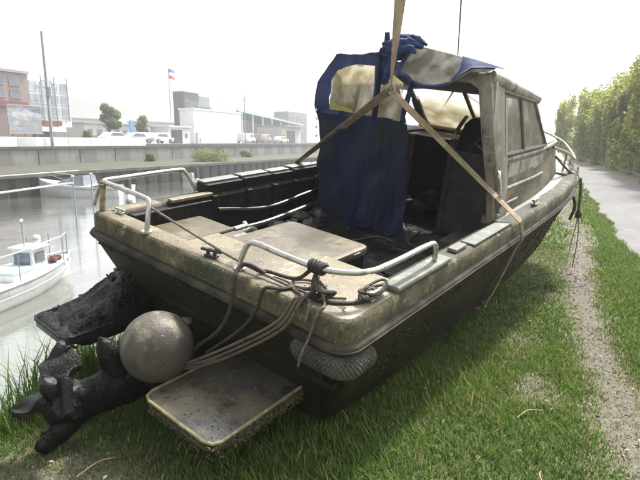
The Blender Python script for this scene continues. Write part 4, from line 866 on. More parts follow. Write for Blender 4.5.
# interior
MB().bx(3.0, 3.06, .3, .86, -.42, .5).build('bulkhead', m_intgrey, boat, bevel=.01)
MB().bx(2.985, 3.0, .36, .6, -.3, .3).build('locker_door', m_liner, boat, bevel=.006)
MB().bx(2.96, 3.05, .22, .3, -.42, .5).build('door_post', m_intgrey, boat, bevel=.01)
MB().bx(2.9, 3.5, .3, .86, .5, .53).build('dash_top', m_liner, boat, bevel=.01)
MB().bx(3.5, 4.28, -.8, .8, .4, .44).build('dash_shelf', m_liner, boat, bevel=.01)
MB().bx(3.9, 3.95, -.8, .8, -.42, .4).build('forward_bulkhead', m_liner, boat)
MB().bx(2.95, 3.0, -.8, -.22, -.42, .42).build('helm_panel', m_intgrey, boat, bevel=.012)
MB().bx(2.93, 3.02, -.26, -.2, -.42, .52).build('door_post', m_intgrey, boat, bevel=.01)
MB().bx(2.94, 2.955, -.7, -.32, -.2, .3).build('helm_locker', m_intgrey, boat, bevel=.006)
m_ = MB(); m_.loft([[(3.1, -.82, .4), (3.7, -.82, .4), (3.7, -.18, .4), (3.1, -.18, .4)], [(3.16, -.8, .66), (3.6, -.8, .66), (3.6, -.22, .66), (3.16, -.22, .66)], [(3.22, -.76, .73), (3.5, -.76, .73), (3.5, -.27, .73), (3.22, -.27, .73)]]); m_.build('helm_pod', m_liner, boat, bevel=.03, smooth=True)
MB().tube([(3.02, -.2, .0), (3.02, -.2, .5), (3.1, -.2, .62), (3.25, -.2, .72)], .02, 8, smooth=5).build('grab_post', m_rusty, boat, smooth=True)
wh_ = MB(); wh_.tube([(3.08 + .06 * math.sin(a), -.53 + .17 * math.cos(a), .42 + .16 * math.sin(a)) for a in [6.28318 * i / 20 for i in range(20)]], .013, 8, closed=True); wh_ = wh_.build('steering_wheel', m_blackpl, boat, smooth=True)
for k in range(3):
    a = k * 2.094 + .5; MB().tube([(3.1, -.53, .42), (3.08 + .06 * math.sin(a), -.53 + .17 * math.cos(a), .42 + .16 * math.sin(a))], .01, 6).build('spoke', m_rusty, wh_, smooth=True)
# sludge drifts and junk in the cockpit
def drift(a, b):
    x = 1.12 + 1.85 * a; y = -.86 + 1.74 * b; e = clip(min(a, 1 - a, b + .03, 1.03 - b) * 9)
    return (x, y, -.425 + e * (.02 + .16 * max(0, float(fbm(x * 2.3, y * 2.3, 51)) - .42) + .16 * clip((b - .62) * 2.2) * float(fbm(x * 3, y * 3, 52)) + .035 * (float(fbm(x * 13, y * 13, 53)) - .4)))
MB().grid(drift, 90, 84).build('mud_drift', m_sole, boat, smooth=True, angle=80)
for i in range(16):
    x, y = 1.2 + i * .1, random.uniform(.5, .84); q_ = random.uniform(.05, .11)
    MB().sphere((x, y, -.36 + random.uniform(0, .06)), q_, 14, 9, (random.uniform(.8, 1.7), random.uniform(.7, 1.3), random.uniform(.5, 1)), fn=lambda d, k=i: 1 + .16 * math.sin(d.x * 7 + k) * math.sin(d.y * 9 + 2 * k) + .1 * math.sin(d.z * 13 + k)).build('junk', random.choice([m_liner, m_sole, m_blackpl]), boat, smooth=True)
for i in range(6):
    x, y = 3.05 + i * .12, random.uniform(-.15, .25); MB().sphere((x, y, -.34 + random.uniform(0, .2)), random.uniform(.08, .14), 14, 9, (1, 1, random.uniform(.6, 1.3)), fn=lump).build('junk', random.choice([m_liner, m_sole]), boat, smooth=True)
# seat box, crate and debris in the cockpit
MB().bx(2.3, 2.75, .35, .86, -.42, -.1).build('seat_box', m_liner, boat, bevel=.02)
MB().bx(2.1, 2.5, -.9, -.6, -.42, -.2).build('locker_box', m_intgrey, boat, bevel=.015)
for i in range(46):
    x, y = random.uniform(1.15, 2.8), random.uniform(-.8, .8); a = random.uniform(0, 3.14); l = random.uniform(.05, .25)
    MB().box((x, y, -.405 + random.uniform(0, .02)), (l, random.uniform(.02, .06), .02), Matrix.Rotation(a, 3, 'Z') @ Matrix.Rotation(random.uniform(-.3, .3), 3, 'Y')).build('debris', random.choice([m_sole, m_intgrey, m_liner, m_liner]), boat)
for i in range(7):
    x, y = random.uniform(1.2, 2.6), random.uniform(-.7, .7); MB().tube([(x, y, -.39), (x + random.uniform(-.3, .3), y + .15, -.37), (x + random.uniform(-.5, .5), y + .3, -.4)], .012, 6, smooth=5).build('loose_hose', m_blackpl, boat, smooth=True)
# bow rail and bow fittings
MB().tube([(4.55, -.78, .42), (5.0, -.86, .33), (5.45, -.87, .22), (5.9, -.72, .26), (6.3, -.45, .36), (6.62, 0, .42), (6.3, .45, .36), (5.9, .72, .26)], .016, 8, smooth=6).build('bow_rail', m_rusty, boat, smooth=True)
for x, y, z in ((5.05, -.84, .32), (5.6, -.8, .23), (6.2, -.5, .34), (6.2, .5, .34)): MB().tube([(x, y, SH(x)), (x, y, z)], .012, 8).build('bow_rail_post', m_rusty, boat, smooth=True)
MB().tube([(5.9, 0, SH(5.9)), (5.9, 0, SH(5.9) + .2)], .04, 10).build('mooring_bitt', m_steelb, boat, smooth=True)

# ------------------------------------------------ torn blue cockpit enclosure
XC = 2.16
def fold(y, z, k=1.0):
    yy = y + .05 * math.sin(z * 2.6 + y * 3) + .025 * math.sin(z * 6.1 + 2); g = .3 + .7 * clip((.72 - z) / .8)
    f = .55 * math.sin(yy * 19) + .5 * abs(math.sin(yy * 11.5 + .6)) + .35 * math.sin(yy * 41 + z * 2.2) + .18 * math.sin(yy * 83 + z * 5)
    return .042 * k * g * f + .01 * math.sin(z * 23 + y * 15) * math.sin(y * 9)
def lower(a, b):
    y = .87 - 1.0 * a; sl = .5 - abs(a - .62)
    zb = -.34 - .13 * math.sin(math.pi * clip(a * 1.7)) ** 1.5 - .06 * math.exp(-((a - .93) / .06) ** 2) + .035 * math.sin(a * 22) + .02 * math.sin(a * 51); zt = .69 - .012 * math.sin(a * 14); z = zt + (zb - zt) * b
    pinch = -.1 * math.sin(math.pi * b * .9) * (1 - a) ** 2 + (-.09 * b if a > .6 else .0); crease = -.05 * math.exp(-((a - .62) / .018) ** 2) * (.3 + .7 * b)
    diag = .03 * math.sin((a * 1.3 + b * .9) * 11) * b * (1 - b) * 3
    return (XC + fold(y, z) + crease + diag + .05 * b, y + pinch + .015 * math.sin(z * 8 + a * 14) * b, z + .02 * math.sin(a * 37) * b)
canopy = link('canopy_curtain', MB().grid(lower, 170, 80).mesh('canopy_curtain', smooth=True, angle=80, solid=.003), m_canvas, None, label='torn dark blue canvas curtain hanging in the cockpit doorway of the salvaged boat', cat='curtain')
canopy.matrix_world = BMAT
def ring_panel(outer, inner, m, name, dx=0.0):
    n_ = len(outer); o = MB(); cr = lambda y, z: (XC + dx + 1.2 * fold(y, z) + .012 * math.sin(y * 37 + z * 21) + .006 * math.sin(z * 47 - y * 19), y + .003 * math.sin(z * 31), z + .004 * math.sin(y * 43)); vs = [cr(y, z) for y, z in outer] + [(cr(y, z)[0], y, z) for y, z in inner]
    o.add(vs, [(i, (i + 1) % n_, n_ + (i + 1) % n_, n_ + i) for i in range(n_)]); return o.build(name, m, canopy, smooth=True, solid=.004)
def dens(poly, k=5):
    out = []
    for i in range(len(poly)):
        a, b = poly[i], poly[(i + 1) % len(poly)]
        for j in range(k): out.append((a[0] + (b[0] - a[0]) * j / k, a[1] + (b[1] - a[1]) * j / k))
    return out
o1 = dens([(.865, .66), (.875, .93), (.67, 1.19), (.45, 1.195), (.21, 1.235), (.185, .66)]); i1 = dens([(.70, .70), (.715, .96), (.65, 1.05), (.45, 1.115), (.25, 1.115), (.225, .70)])
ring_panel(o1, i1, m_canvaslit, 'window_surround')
def fill(poly, m, name):
    o = MB(); cy = sum(p[0] for p in poly) / len(poly); cz = sum(p[1] for p in poly) / len(poly); n_ = len(poly)
    vs = [(XC + .008 + .5 * fold(y, z), y, z) for y, z in poly] + [(XC + .008 + .5 * fold(cy + (y - cy) * .5, cz + (z - cz) * .5) - .012, cy + (y - cy) * .5, cz + (z - cz) * .5) for y, z in poly] + [(XC - .01, cy, cz)]
    o.add(vs, [(i, (i + 1) % n_, n_ + (i + 1) % n_, n_ + i) for i in range(n_)] + [(n_ + i, n_ + (i + 1) % n_, 2 * n_) for i in range(n_)]); return o.build(name, m, canopy, smooth=True)
fill([(.705, .695), (.72, .965), (.655, 1.055), (.45, 1.12), (.245, 1.12), (.22, .695)], m_vinylwin, 'vinyl_window')
st_ = MB(); st_.add([(XC + .004, y, z) for y, z in [(.7, .7), (.71, .79), (.5, .755), (.42, .7)]], [(0, 1, 2, 3)]); st_.build('algae_stain', mat('yellow_green_stain', (.42, .42, .08), .8, [(12, (.55, .5, .2), .4, .6)], translucent=.4), canopy)
fill([(.18, .69), (.17, .93), (.08, 1.06), (-.03, 1.0), (-.06, .69)], m_vinylwin, 'vinyl_window')
def ribbon(pts, w, m, name, fl=.22, **kw): return MB().tube(pts, w, 10, smooth=5, flat=fl).build(name, m, canopy, smooth=True, **kw)
ribbon([(XC, -.07, .68), (XC + .01, -.075, .82), (XC, -.12, 1.02)], .03, m_canvas, 'canvas_strip', .5)
ribbon([(XC, .2, .66), (XC - .005, .2, .9), (XC - .01, .2, 1.24)], .035, m_canvas, 'canvas_strip', .5)
for (y, z) in ((.865, .68), (.845, .6), (.85, .52), (.84, .44)): MB().tube([(XC - .02, y - .03, z), (XC - .028, y - .03, z)], .012, 10).build('snap_button', m_bwhite, canopy, smooth=True)
# bunched canvas on top, sagging vinyl roof flap and its blue edging
def sheet(name, P, m, nu=30, nv=24, amp=.02, seed=0):
    """crumpled cloth patch spanning four corners"""
    rg_ = random.Random(seed); ph = [rg_.uniform(0, 6.28) for _ in range(6)]; P = [Vector(p) for p in P]
    def f(a, b):
        p = (P[0] * (1 - a) + P[1] * a) * (1 - b) + (P[3] * (1 - a) + P[2] * a) * b
        w = amp * (math.sin(a * 9 + b * 4 + ph[0]) + .7 * math.sin(b * 13 - a * 5 + ph[1]) + .5 * math.sin((a + b) * 19 + ph[2])); e = 1 + .0 * a
        return (p.x + w, p.y + .5 * amp * math.sin(b * 11 + ph[3] + a * 6), p.z + .6 * amp * math.sin(a * 12 + ph[4] + b * 3) * e)
    return MB().grid(f, nu, nv).build(name, m, canopy, smooth=True, solid=.004, angle=80)
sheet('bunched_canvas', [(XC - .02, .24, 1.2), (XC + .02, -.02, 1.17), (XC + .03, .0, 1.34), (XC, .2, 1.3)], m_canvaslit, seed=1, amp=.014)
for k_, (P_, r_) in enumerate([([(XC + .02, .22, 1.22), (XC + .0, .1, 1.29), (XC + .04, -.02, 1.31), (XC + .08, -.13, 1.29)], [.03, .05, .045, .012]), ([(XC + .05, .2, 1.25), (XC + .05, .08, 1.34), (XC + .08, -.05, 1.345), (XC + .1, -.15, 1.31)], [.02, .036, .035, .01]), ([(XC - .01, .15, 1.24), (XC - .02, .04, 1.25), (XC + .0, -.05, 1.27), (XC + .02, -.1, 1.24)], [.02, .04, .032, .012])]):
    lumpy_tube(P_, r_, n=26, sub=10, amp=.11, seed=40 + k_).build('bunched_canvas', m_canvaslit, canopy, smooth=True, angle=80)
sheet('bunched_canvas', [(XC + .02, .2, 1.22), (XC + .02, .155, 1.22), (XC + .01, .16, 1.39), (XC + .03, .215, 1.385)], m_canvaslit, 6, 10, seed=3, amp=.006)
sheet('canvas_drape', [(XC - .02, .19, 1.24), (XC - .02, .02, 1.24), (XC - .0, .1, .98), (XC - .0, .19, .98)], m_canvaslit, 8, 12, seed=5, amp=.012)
def vflap(a, b):
    y = .0 - .74 * a; zt = 1.31 - .1 * a - .025 * a * a; zb = 1.11 - .125 * math.sin(math.pi * clip(a * 1.2 + .06)) ** .8 + .03 * a; z = zt + (zb - zt) * b
    return (XC - .02 + .14 * math.cos(math.pi * .5 * b) - .05 * math.sin(math.pi * b) + .014 * math.sin(a * 17 + b * 5) + .04 * a, y, z)
MB().grid(vflap, 30, 16).build('vinyl_flap', m_vinyl, canopy, smooth=True, solid=.003)
MB().grid(lambda a, b: tuple(Vector(vflap(.66 + .36 * a, b * (.25 + .75 * (1 - .75 * a)) if False else b)) + Vector((-.008, 0, .003))), 10, 12).build('corner_patch', m_canvaslit, canopy, smooth=True, solid=.003) if False else None
cpv = MB(); cp = [vflap(t, v) for t, v in ((.62, .0), (.8, .0), (1.0, .02), (1.08, .05), (.95, .45), (.8, .75), (.6, .98), (.66, .5))]
cpv.add([tuple(Vector(p) + Vector((-.012, 0, .006))) for p in cp] + [tuple(Vector(vflap(.78, .4)) + Vector((-.02, 0, .0)))], [(i, (i + 1) % 8, 8) for i in range(8)]); cpv.build('corner_patch', m_canvaslit, canopy, smooth=True, solid=.003)
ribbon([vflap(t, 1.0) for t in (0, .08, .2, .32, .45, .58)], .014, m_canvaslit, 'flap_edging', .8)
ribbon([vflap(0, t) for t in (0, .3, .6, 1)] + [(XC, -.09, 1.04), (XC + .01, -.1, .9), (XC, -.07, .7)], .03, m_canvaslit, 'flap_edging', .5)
# ================================================================== SLINGS, ROPES, BUOY
def bw(p): return BMAT @ Vector(p)
m_strap = mat('tan_lifting_strap', (.3, .23, .15), .85, [(9, (.2, .145, .09), .42, .6), (60, (.38, .31, .21), .56, .7)], bump=[(160, .002, 'n')])
m_strapd = mat('dirty_lifting_strap', (.17, .13, .08), .85, [(14, (.08, .06, .04), .42, .6), (60, (.26, .2, .12), .56, .7)], bump=[(160, .002, 'n')])
node = bw((2.02, .0, .94))
BX = BF.copy()
def strap(name, pts, w, m, parent, side=BX, th=.004, tw=None, sm=6): return MB().belt(pts, w, th, side, sm, tw).build(name, m, parent, smooth=True, angle=50)
# aft sling: fall from the crane, node, two legs, belly loop under the hull
s1 = empty('lifting_sling', node, label='tan aft lifting sling hanging from above and parting over the cockpit', cat='sling')
def lo(p): return Vector(p) - node
up = node + Vector((.46, .05, 5.2)); VX = Vector((1, .25, 0))
strap('fall', [lo(node), lo(node.lerp(up, .06)), lo(node.lerp(up, .2)), lo(node.lerp(up, .5)), lo(up)], lambda t: .02 + .036 * min(1, t * 2.2), m_strap, s1, VX, .006, lambda t: 1.15 - 2.2 * t, 10)
pP, pS = bw((2.27, 1.13, .11)), bw((2.42, -1.135, .03))
strap('leg', [lo(node), lo(node.lerp(pP, .3)), lo(node.lerp(pP, .6)), lo(pP)], .036, m_strap, s1, BX, .004, lambda t: .9 - .7 * t)
strap('leg', [lo(node), lo(node.lerp(pS, .3)), lo(node.lerp(pS, .6)), lo(pS)], .036, m_strap, s1, BX, .004, lambda t: .5 - .4 * t)
strap('belly_strap', [lo(pS), lo(bw((2.5, -1.155, -.14))), lo(bw((2.5, -1.12, -.25))), lo(bw((2.4, -1.02, -.72))), lo(bw((2.35, -.9, -.82))), lo(bw((2.3, 0, -1.04))), lo(bw((2.3, .9, -.82))), lo(bw((2.3, 1.02, -.72))), lo(bw((2.3, 1.15, -.17))), lo(pP)], .035, m_strapd, s1, BX, .005)
MB().tube([(math.cos(t) * .03, .01 * math.sin(t * 2), math.sin(t) * .035 + .005) for t in [6.28318 * i / 16 for i in range(16)]], .012, 8, closed=True).build('shackle', m_rusty, s1, smooth=True)
# forward sling over the foredeck
n2 = bw((5.0, .71, .95)); s2 = empty('lifting_sling', n2, label='thin dark forward lifting sling seen above the cabin roof', cat='sling')
def lo2(p): return Vector(p) - n2
strap('fall', [lo2(n2), lo2(n2 + Vector((.02, 0, 2.0))), lo2(n2 + Vector((.05, 0, 6.0)))], .02, m_strapd, s2, Vector((.5, 1, 0)), .008, lambda t: t * 2)
a, b_ = bw((5.0, 1.1, .12)), bw((5.1, -1.0, .12))
strap('leg', [lo2(n2), lo2(n2.lerp(a, .5)), lo2(a)], .025, m_strapd, s2)
strap('leg', [lo2(n2), lo2(n2.lerp(b_, .5)), lo2(b_)], .025, m_strapd, s2)
strap('belly_strap', [lo2(b_), lo2(bw((5.05, -1.03, -.05))), lo2(bw((4.75, -.75, -.5))), lo2(bw((4.6, 0, -.95))), lo2(bw((4.75, .75, -.5))), lo2(bw((5.05, 1.03, -.05))), lo2(a)], .025, m_strapd, s2)

# round buoy fender hanging at the transom
m_buoy = mat('scummy_buoy', (.08, .072, .056), .5, [(4, (.05, .046, .037), .46, .6), (7, (.16, .142, .105), .54, .62, 8), (16, (.05, .046, .036), .55, .66, 9), (38, (.28, .265, .225), .67, .71, 3)], bump=[(60, .004, 'n')], rough2=.7)
bc = bw((-.26, -.045, -.465)); by = empty('round_buoy', bc, label='big round scummy grey buoy hanging against the transom', cat='buoy')
MB().sphere((0, 0, 0), .198, 40, 26, (1, 1, 1.0)).build('ball', m_buoy, by, smooth=True)
MB().sphere((0, 0, 0), .05, 16, 8, (1, 1, .5)).build('valve_boss', m_buoy, by, smooth=True, xf=Matrix.Translation((.12, .12, .1)))

# ropes
m_rope = mat('grey_brown_rope', (.11, .095, .07), .9, [(30, (.2, .17, .12), .5, .64), (60, (.05, .045, .035), .52, .66)], bump=[(220, .004, 'n')])
m_roped = mat('black_wet_rope', (.022, .02, .017), .7, [(30, (.07, .06, .045), .55, .68)], bump=[(200, .004, 'n')])
def rope(label, pts, r=.009, m=m_rope, sm=6, local=True):
    P = [bw(p) if local else Vector(p) for p in pts]
    return MB().tube(P, r, 8, smooth=sm).build('rope', m, smooth=True, label=label, cat='rope', group='ropes on the salvaged boat')
rope('thin taut brown line from the port stern rail across the aft deck', [(.08, .49, .155), (.09, .1, .09), (.085, -.35, .035), (.1, -.8, .014), (.2, -.95, .013)], .0075, sm=3)
rope('thick black hose-like rope hanging from the stern rail over the transom edge', [(.09, -.5, .03), (.06, -.42, .06), (.03, -.38, .05), (-.03, -.4, .012), (-.075, -.42, -.15), (-.1, -.36, -.3), (-.13, -.22, -.45), (-.2, -.17, -.57), (-.28, -.17, -.59)], .012, m_roped)
for i, (dy, dz, lab) in enumerate(((0, 0, 'uppermost of three brown rope strands drooping from the rail knot over the rub rail'), (.03, -.05, 'middle one of three brown rope strands drooping from the rail knot over the rub rail'), (.07, -.1, 'lowest of three brown rope strands drooping from the rail knot over the rub rail'))):
    rope(lab, [(.095, -.83 - .01 * i, .15 - .03 * i), (.07, -.82, .02 + .008 * i), (-.0, -.78 - .02 * i, .014), (-.065, -.74 - .02 * i, -.1 + dz * .2), (-.12, -.55, -.27 + dz * .6), (-.17, -.32, -.45 + dz * .5), (-.24, -.1, -.605)], .0085, mat('brown_rope', (.1, .085, .058), .9, [(40, (.05, .042, .03), .5, .64)], bump=[(220, .004, 'n')]))
rope('dark rope lying from the rail knot to the coil on the starboard gunwale', [(.09, -.82, .1), (.08, -.86, .016), (.13, -.95, .013), (.22, -1.02, .013), (.3, -1.03, .02)], .009, m_roped)
kn = empty('rope_knot', bw((.095, -.83, .172)), label='bunched dark rope knot tied round the starboard stern rail', cat='rope', group='ropes on the salvaged boat')
B3 = BMAT.to_3x3()
for i in range(5):
    c_ = B3 @ Vector((0, .03 - .017 * i, 0)); r_ = .027
    MB().tube([c_ + B3 @ Vector((math.cos(a) * r_, .006 * math.sin(a + i), math.sin(a) * r_)) for a in [6.28318 * j / 12 for j in range(12)]], .009, 6, closed=True).build('turn', m_roped, kn, smooth=True)
for i in range(9):
    q_ = random.uniform(-.05, .05); MB().tube([B3 @ Vector(p) for p in ((0, 0, -.02), (-.02 + q_, -.01 + q_, -.08), (.02 - q_, -.03 + q_, -.13), (-.03, .0 + q_, -.157))], .009, 6, smooth=5).build('strand', m_roped, kn, smooth=True)
rope('dark rope loop lying on the aft deck beside the rail knot', [(.09, -.8, .15), (.13, -.7, .06), (.16, -.6, .02), (.14, -.48, .02), (.1, -.44, .02)], .011, m_roped)
rope('dark rope crossing the aft deck from the rail knot to the transom edge', [(.1, -.84, .12), (.13, -.78, .03), (.1, -.7, .015), (.04, -.66, .013), (-.02, -.6, .01), (-.045, -.58, -.1), (-.07, -.5, -.24), (-.13, -.3, -.45)], .01, m_roped)
rope('second dark rope lying in a slack bend beside the rail knot on the aft deck', [(.1, -.85, .1), (.2, -.82, .02), (.24, -.72, .014), (.18, -.64, .014), (.1, -.68, .014), (.06, -.78, .014), (.02, -.86, .012), (-.03, -.88, -.06)], .008, m_rope)
rope('frayed brown rope end hanging over the starboard stern corner', [(.1, -.86, .08), (.06, -.92, .014), (.0, -.93, .008), (-.04, -.92, -.12), (-.075, -.91, -.2), (-.08, -.9, -.27)], .007, m_rope)
co = empty('rope_coil', bw((.3, -1.02, .02)), label='small tangled rope coil beside the grey gunwale pad', cat='rope', group='ropes on the salvaged boat')
for i in range(4):
    ph = i * 1.3; MB().tube([B3 @ Vector((.07 * math.cos(a + ph) * (1 + .2 * i) + .01 * i, .035 * math.sin(a + ph) * (1 + .1 * i), .004 + .01 * i + .012 * math.sin(a * 2 + i))) for a in [6.28318 * j / 16 for j in range(16)]], .008, 6, closed=True).build('turn', m_roped if i % 2 else m_rope, co, smooth=True)
hk = empty('boat_hook', bw((.2, .31, -.06)), label='dark boat hook pole lying across the port stern hatch', cat='boat hook')
MB().tube([B3 @ Vector((0, 0, 0)), B3 @ Vector((.42, -.035, .02))], .011, 8).build('pole', m_roped, hk, smooth=True)
MB().tube([B3 @ Vector((.4, -.035, .02)), B3 @ Vector((.5, -.05, .03)), B3 @ Vector((.53, -.0, .03))], .018, 8).build('hook_head', m_steelb, hk, smooth=True)
# ropes hanging at the bow
rope('short dark rope end hanging from the starboard bow over the concrete slab', [(4.75, -1.08, -.12), (4.8, -1.12, -.25), (4.8, -1.1, -.42)], .018, m_roped)
rope('brown rope with a knot hanging from the starboard bow shoulder', [(5.1, -1.05, .05), (5.15, -1.08, -.1), (5.2, -1.1, -.3), (5.2, -1.12, -.42)], .018)
b0 = bw((5.2, -1.12, -.42)); MB().sphere(b0, .04, 12, 8, (1, 1, 1.4), fn=lump).build('rope_knot', m_roped, smooth=True, label='knot at the end of the brown bow rope', cat='rope', group='ropes on the salvaged boat')
rope('thin pale line trailing from the bow knot down to the ground', [tuple(b0), tuple(b0 + Vector((-.1, -.1, -.3))), tuple(b0 + Vector((-.4, -.5, -.62))), tuple(b0 + Vector((-.9, -.75, -.76)))], .006, m_rope, local=False)
rope('thin frayed line hanging straight down from the bow knot', [tuple(b0), tuple(b0 + Vector((.02, 0, -.3))), tuple(b0 + Vector((.0, .02, -.7)))], .006, m_rope, local=False)
rope('slack rope lying along the starboard bow rail and foredeck', [(4.7, -.8, .3), (5.0, -.92, .12), (5.2, -.98, .06), (5.3, -.96, .14)], .014, m_rope)
# ================================================================== VEGETATION AND SMALL LITTER
def blades(n, r0, r1, u0, u1, hgt, wid, seed, hmul=None):
    rng = np.random.default_rng(seed); r = rng.uniform(r0, r1, n); u = rng.uniform(u0, u1, n)
    c = cover(r, u); k = rng.random(n) < c ** 1.1 + .035; r, u, c = r[k], u[k], c[k]; n = len(r)
    z = ground_z(r, u); pe = 1.22 - 2.0 * (np.maximum(0, u - 20) / 40) ** 2 + .05 * np.sin(u * 1.7) + .03 * np.sin(u * 5.3 + 1); ok = (z > -.75) & (r < pe + .04 * rng.random(len(r))); r, u, c, z = r[ok], u[ok], c[ok], z[ok]; n = len(r)
    h = hgt * rng.uniform(.45, 1.35, n) * (.45 + .75 * c) * (.7 + .6 * fbm(r * 3, u * 3, 31)); edge = np.exp(-((r + 2.95) / .3) ** 2); h *= 1 + .9 * edge
    an = rng.uniform(0, 6.283, n); lean = rng.uniform(.1, .9, n) * h; dx, dy = np.cos(an), np.sin(an); w = wid * rng.uniform(.6, 1.3, n)
    base = np.stack([r, u, z - .006], 1); px, py = -dy * w, dx * w
    def at(t, wt):
        c_ = base + np.stack([dx * lean * t * t, dy * lean * t * t, h * t * (1 - .18 * t)], 1); o = np.stack([px * wt, py * wt, np.zeros(n)], 1); return c_ - o, c_ + o
    a, b = at(0, 1); c1, d1 = at(.55, .8); tip = at(1, 0)[0]
    V = np.stack([a, b, c1, d1, tip], 1).reshape(-1, 3); i0 = np.arange(n)[:, None] * 5
    F = np.concatenate([i0 + [0, 1, 3], i0 + [0, 3, 2], i0 + [2, 3, 4]], 0)
    dry = rng.random(n) < .06 + .5 * (1 - c) ** 1.5
    g1 = np.array([(.072, .145, .02), (.09, .172, .025), (.125, .2, .035), (.055, .115, .017)])[rng.integers(0, 4, n)]
    g2 = np.array([(.3, .25, .13), (.24, .19, .1), (.36, .31, .19)])[rng.integers(0, 3, n)]
    T = np.where(dry[:, None], g2, g1) * rng.uniform(.75, 1.3, (n, 1)) * (1 + .0 * c[:, None]); 
    yel = fbm(r * 1.2, u * 1.2, 41)[:, None]; T = T * np.concatenate([.85 + .5 * yel, .95 + .15 * yel, .9 + .1 * yel], 1)
    return V, F, np.repeat(T, 5, 0)
parts = [blades(240000, -3.6, 1.5, .9, 4.6, .042, .0028, 1), blades(130000, -3.4, 1.5, 4.6, 9, .045, .0045, 2), blades(26000, -3.2, 1.5, 9, 18, .075, .008, 3), blades(9000, -3.2, 1.5, 18, 32, .09, .014, 4), blades(15000, .85, 1.55, 1.5, 14, .07, .0045, 5), blades(9000, -3.5, -2.7, .9, 8, .17, .004, 6), blades(5000, -1.5, -.1, 1.5, 3.6, .075, .003, 8)]
Vs, Fs, Ts, off = [], [], [], 0
for V, F, T in parts: Vs.append(V); Fs.append(F + off); Ts.append(T); off += len(V)
np_mesh('grass', np.concatenate(Vs), np.concatenate(Fs), np.concatenate(Ts), m_grass, kind='stuff', rz=-CA, label='short green grass with straw blades on the bank', cat='grass')
# low broad-leaved weeds among the grass
wr = np.random.default_rng(77); cl = []
while len(cl) < 170:
    r_, u_ = wr.uniform(-2.6, 1.15), wr.uniform(1.2, 9); 
    if wr.random() < float(cover(r_, u_)): q_ = wr.uniform(.03, .09) * (1 + u_ * .05); cl.append((r_, u_, float(ground_z(r_, u_)) + .018, q_, q_, .016))
V, F, T = leaf_cloud(9000, cl, .0085, [(.08, .17, .02), (.12, .22, .03), (.06, .13, .02), (.2, .24, .05)], seed=78); np_mesh('clover_weeds', V, F, T, m_leaf, kind='stuff', rz=-CA, label='low clover and broad leaved weeds growing in the grass', cat='weeds')
# pebbles and gravel on the worn strip
def pebbles(n, r0, r1, u0, u1, size, seed, cols, dens):
    rng = np.random.default_rng(seed); r = rng.uniform(r0, r1, n); u = rng.uniform(u0, u1, n); k = rng.random(n) < dens(r, u); r, u = r[k], u[k]; n = len(r)
    P = np.stack([r, u, ground_z(r, u) + size * .15], 1); s = size * rng.uniform(.4, 1.5, (n, 1)) * np.where(rng.random((n, 1)) < .06, 2.0, 1)
    an = rng.uniform(0, 6.28, n); ca, sa = np.cos(an)[:, None], np.sin(an)[:, None]
    dirs = np.array([(1, 0, 0), (-.9, .1, .1), (.1, .75, 0), (0, -.8, .05), (.1, .1, .5), (0, 0, -.4)])
    V = []
    for d in dirs:
        dd = d[None] * rng.uniform(.7, 1.3, (n, 3)); V.append(P + np.concatenate([dd[:, :1] * ca - dd[:, 1:2] * sa, dd[:, :1] * sa + dd[:, 1:2] * ca, dd[:, 2:]], 1) * s)
    V = np.stack(V, 1).reshape(-1, 3); f = np.array([(0, 2, 4), (2, 1, 4), (1, 3, 4), (3, 0, 4), (2, 0, 5), (1, 2, 5), (3, 1, 5), (0, 3, 5)])
    F = (np.arange(n)[:, None, None] * 6 + f[None]).reshape(-1, 3); cols = np.array(cols); T = np.repeat(cols[rng.integers(0, len(cols), n)] * rng.uniform(.6, 1.3, (n, 1)), 6, 0)
    return V, F, T
V1, F1, T1 = pebbles(9000, -1.5, 1.5, 1.2, 7, .008, 1, [(.17, .15, .125), (.22, .2, .175), (.12, .105, .08), (.16, .135, .1)], lambda r, u: np.clip(1.05 - cover(r, u), .0, 1) ** 2 * .75)
V2, F2, T2 = pebbles(5000, -.6, 1.4, 6, 16, .013, 2, [(.17, .15, .125), (.21, .19, .165), (.12, .105, .08)], lambda r, u: np.clip(1.0 - cover(r, u), .02, 1) ** 1.5)
V3, F3, T3 = pebbles(800, -3.0, -1.2, 1.0, 3.0, .007, 3, [(.3, .27, .22), (.2, .17, .13)], lambda r, u: np.clip(1.0 - cover(r, u), .0, 1))
np_mesh('gravel', np.concatenate([V1, V2, V3]), np.concatenate([F1, F2 + len(V1), F3 + len(V1) + len(V2)]), np.concatenate([T1, T2, T3]), m_needle, kind='stuff', rz=-CA, label='scattered grey gravel on the worn strip beside the path', cat='gravel')
# dead leaves, shells and straw litter
n = 1500; rng = np.random.default_rng(9); r = rng.uniform(-2.9, 1.4, n); u = rng.uniform(1.1, 11, n); k = rng.random(n) < np.clip(1.15 - cover(r, u), .18, 1); r, u = r[k], u[k]; n = len(r)
P = np.stack([r, u, ground_z(r, u) + rng.uniform(.006, .03, n)], 1); an = rng.uniform(0, 6.28, n); s = rng.uniform(.006, .02, n); tl = rng.uniform(-.4, .4, (n, 1))
a = np.stack([np.cos(an), np.sin(an), rng.uniform(-.4, .4, n)], 1) * s[:, None]; b = np.stack([-np.sin(an), np.cos(an), rng.uniform(-.4, .4, n)], 1) * s[:, None] * .55
up_ = np.array([0, 0, 1.]) * s[:, None] * .25
V = np.stack([P - a, P + b + up_, P + a, P - b + up_], 1).reshape(-1, 3); cols = np.array([(.25, .17, .09), (.3, .26, .2), (.2, .11, .06), (.28, .23, .15), (.36, .33, .28)])
np_mesh('dead_leaves', V, np.arange(4 * n).reshape(n, 4), np.repeat(cols[rng.integers(0, 5, n)] * rng.uniform(.7, 1.2, (n, 1)), 4, 0), m_needle, kind='stuff', rz=-CA, label='dead leaves and shell bits strewn over the grass', cat='dead leaves')
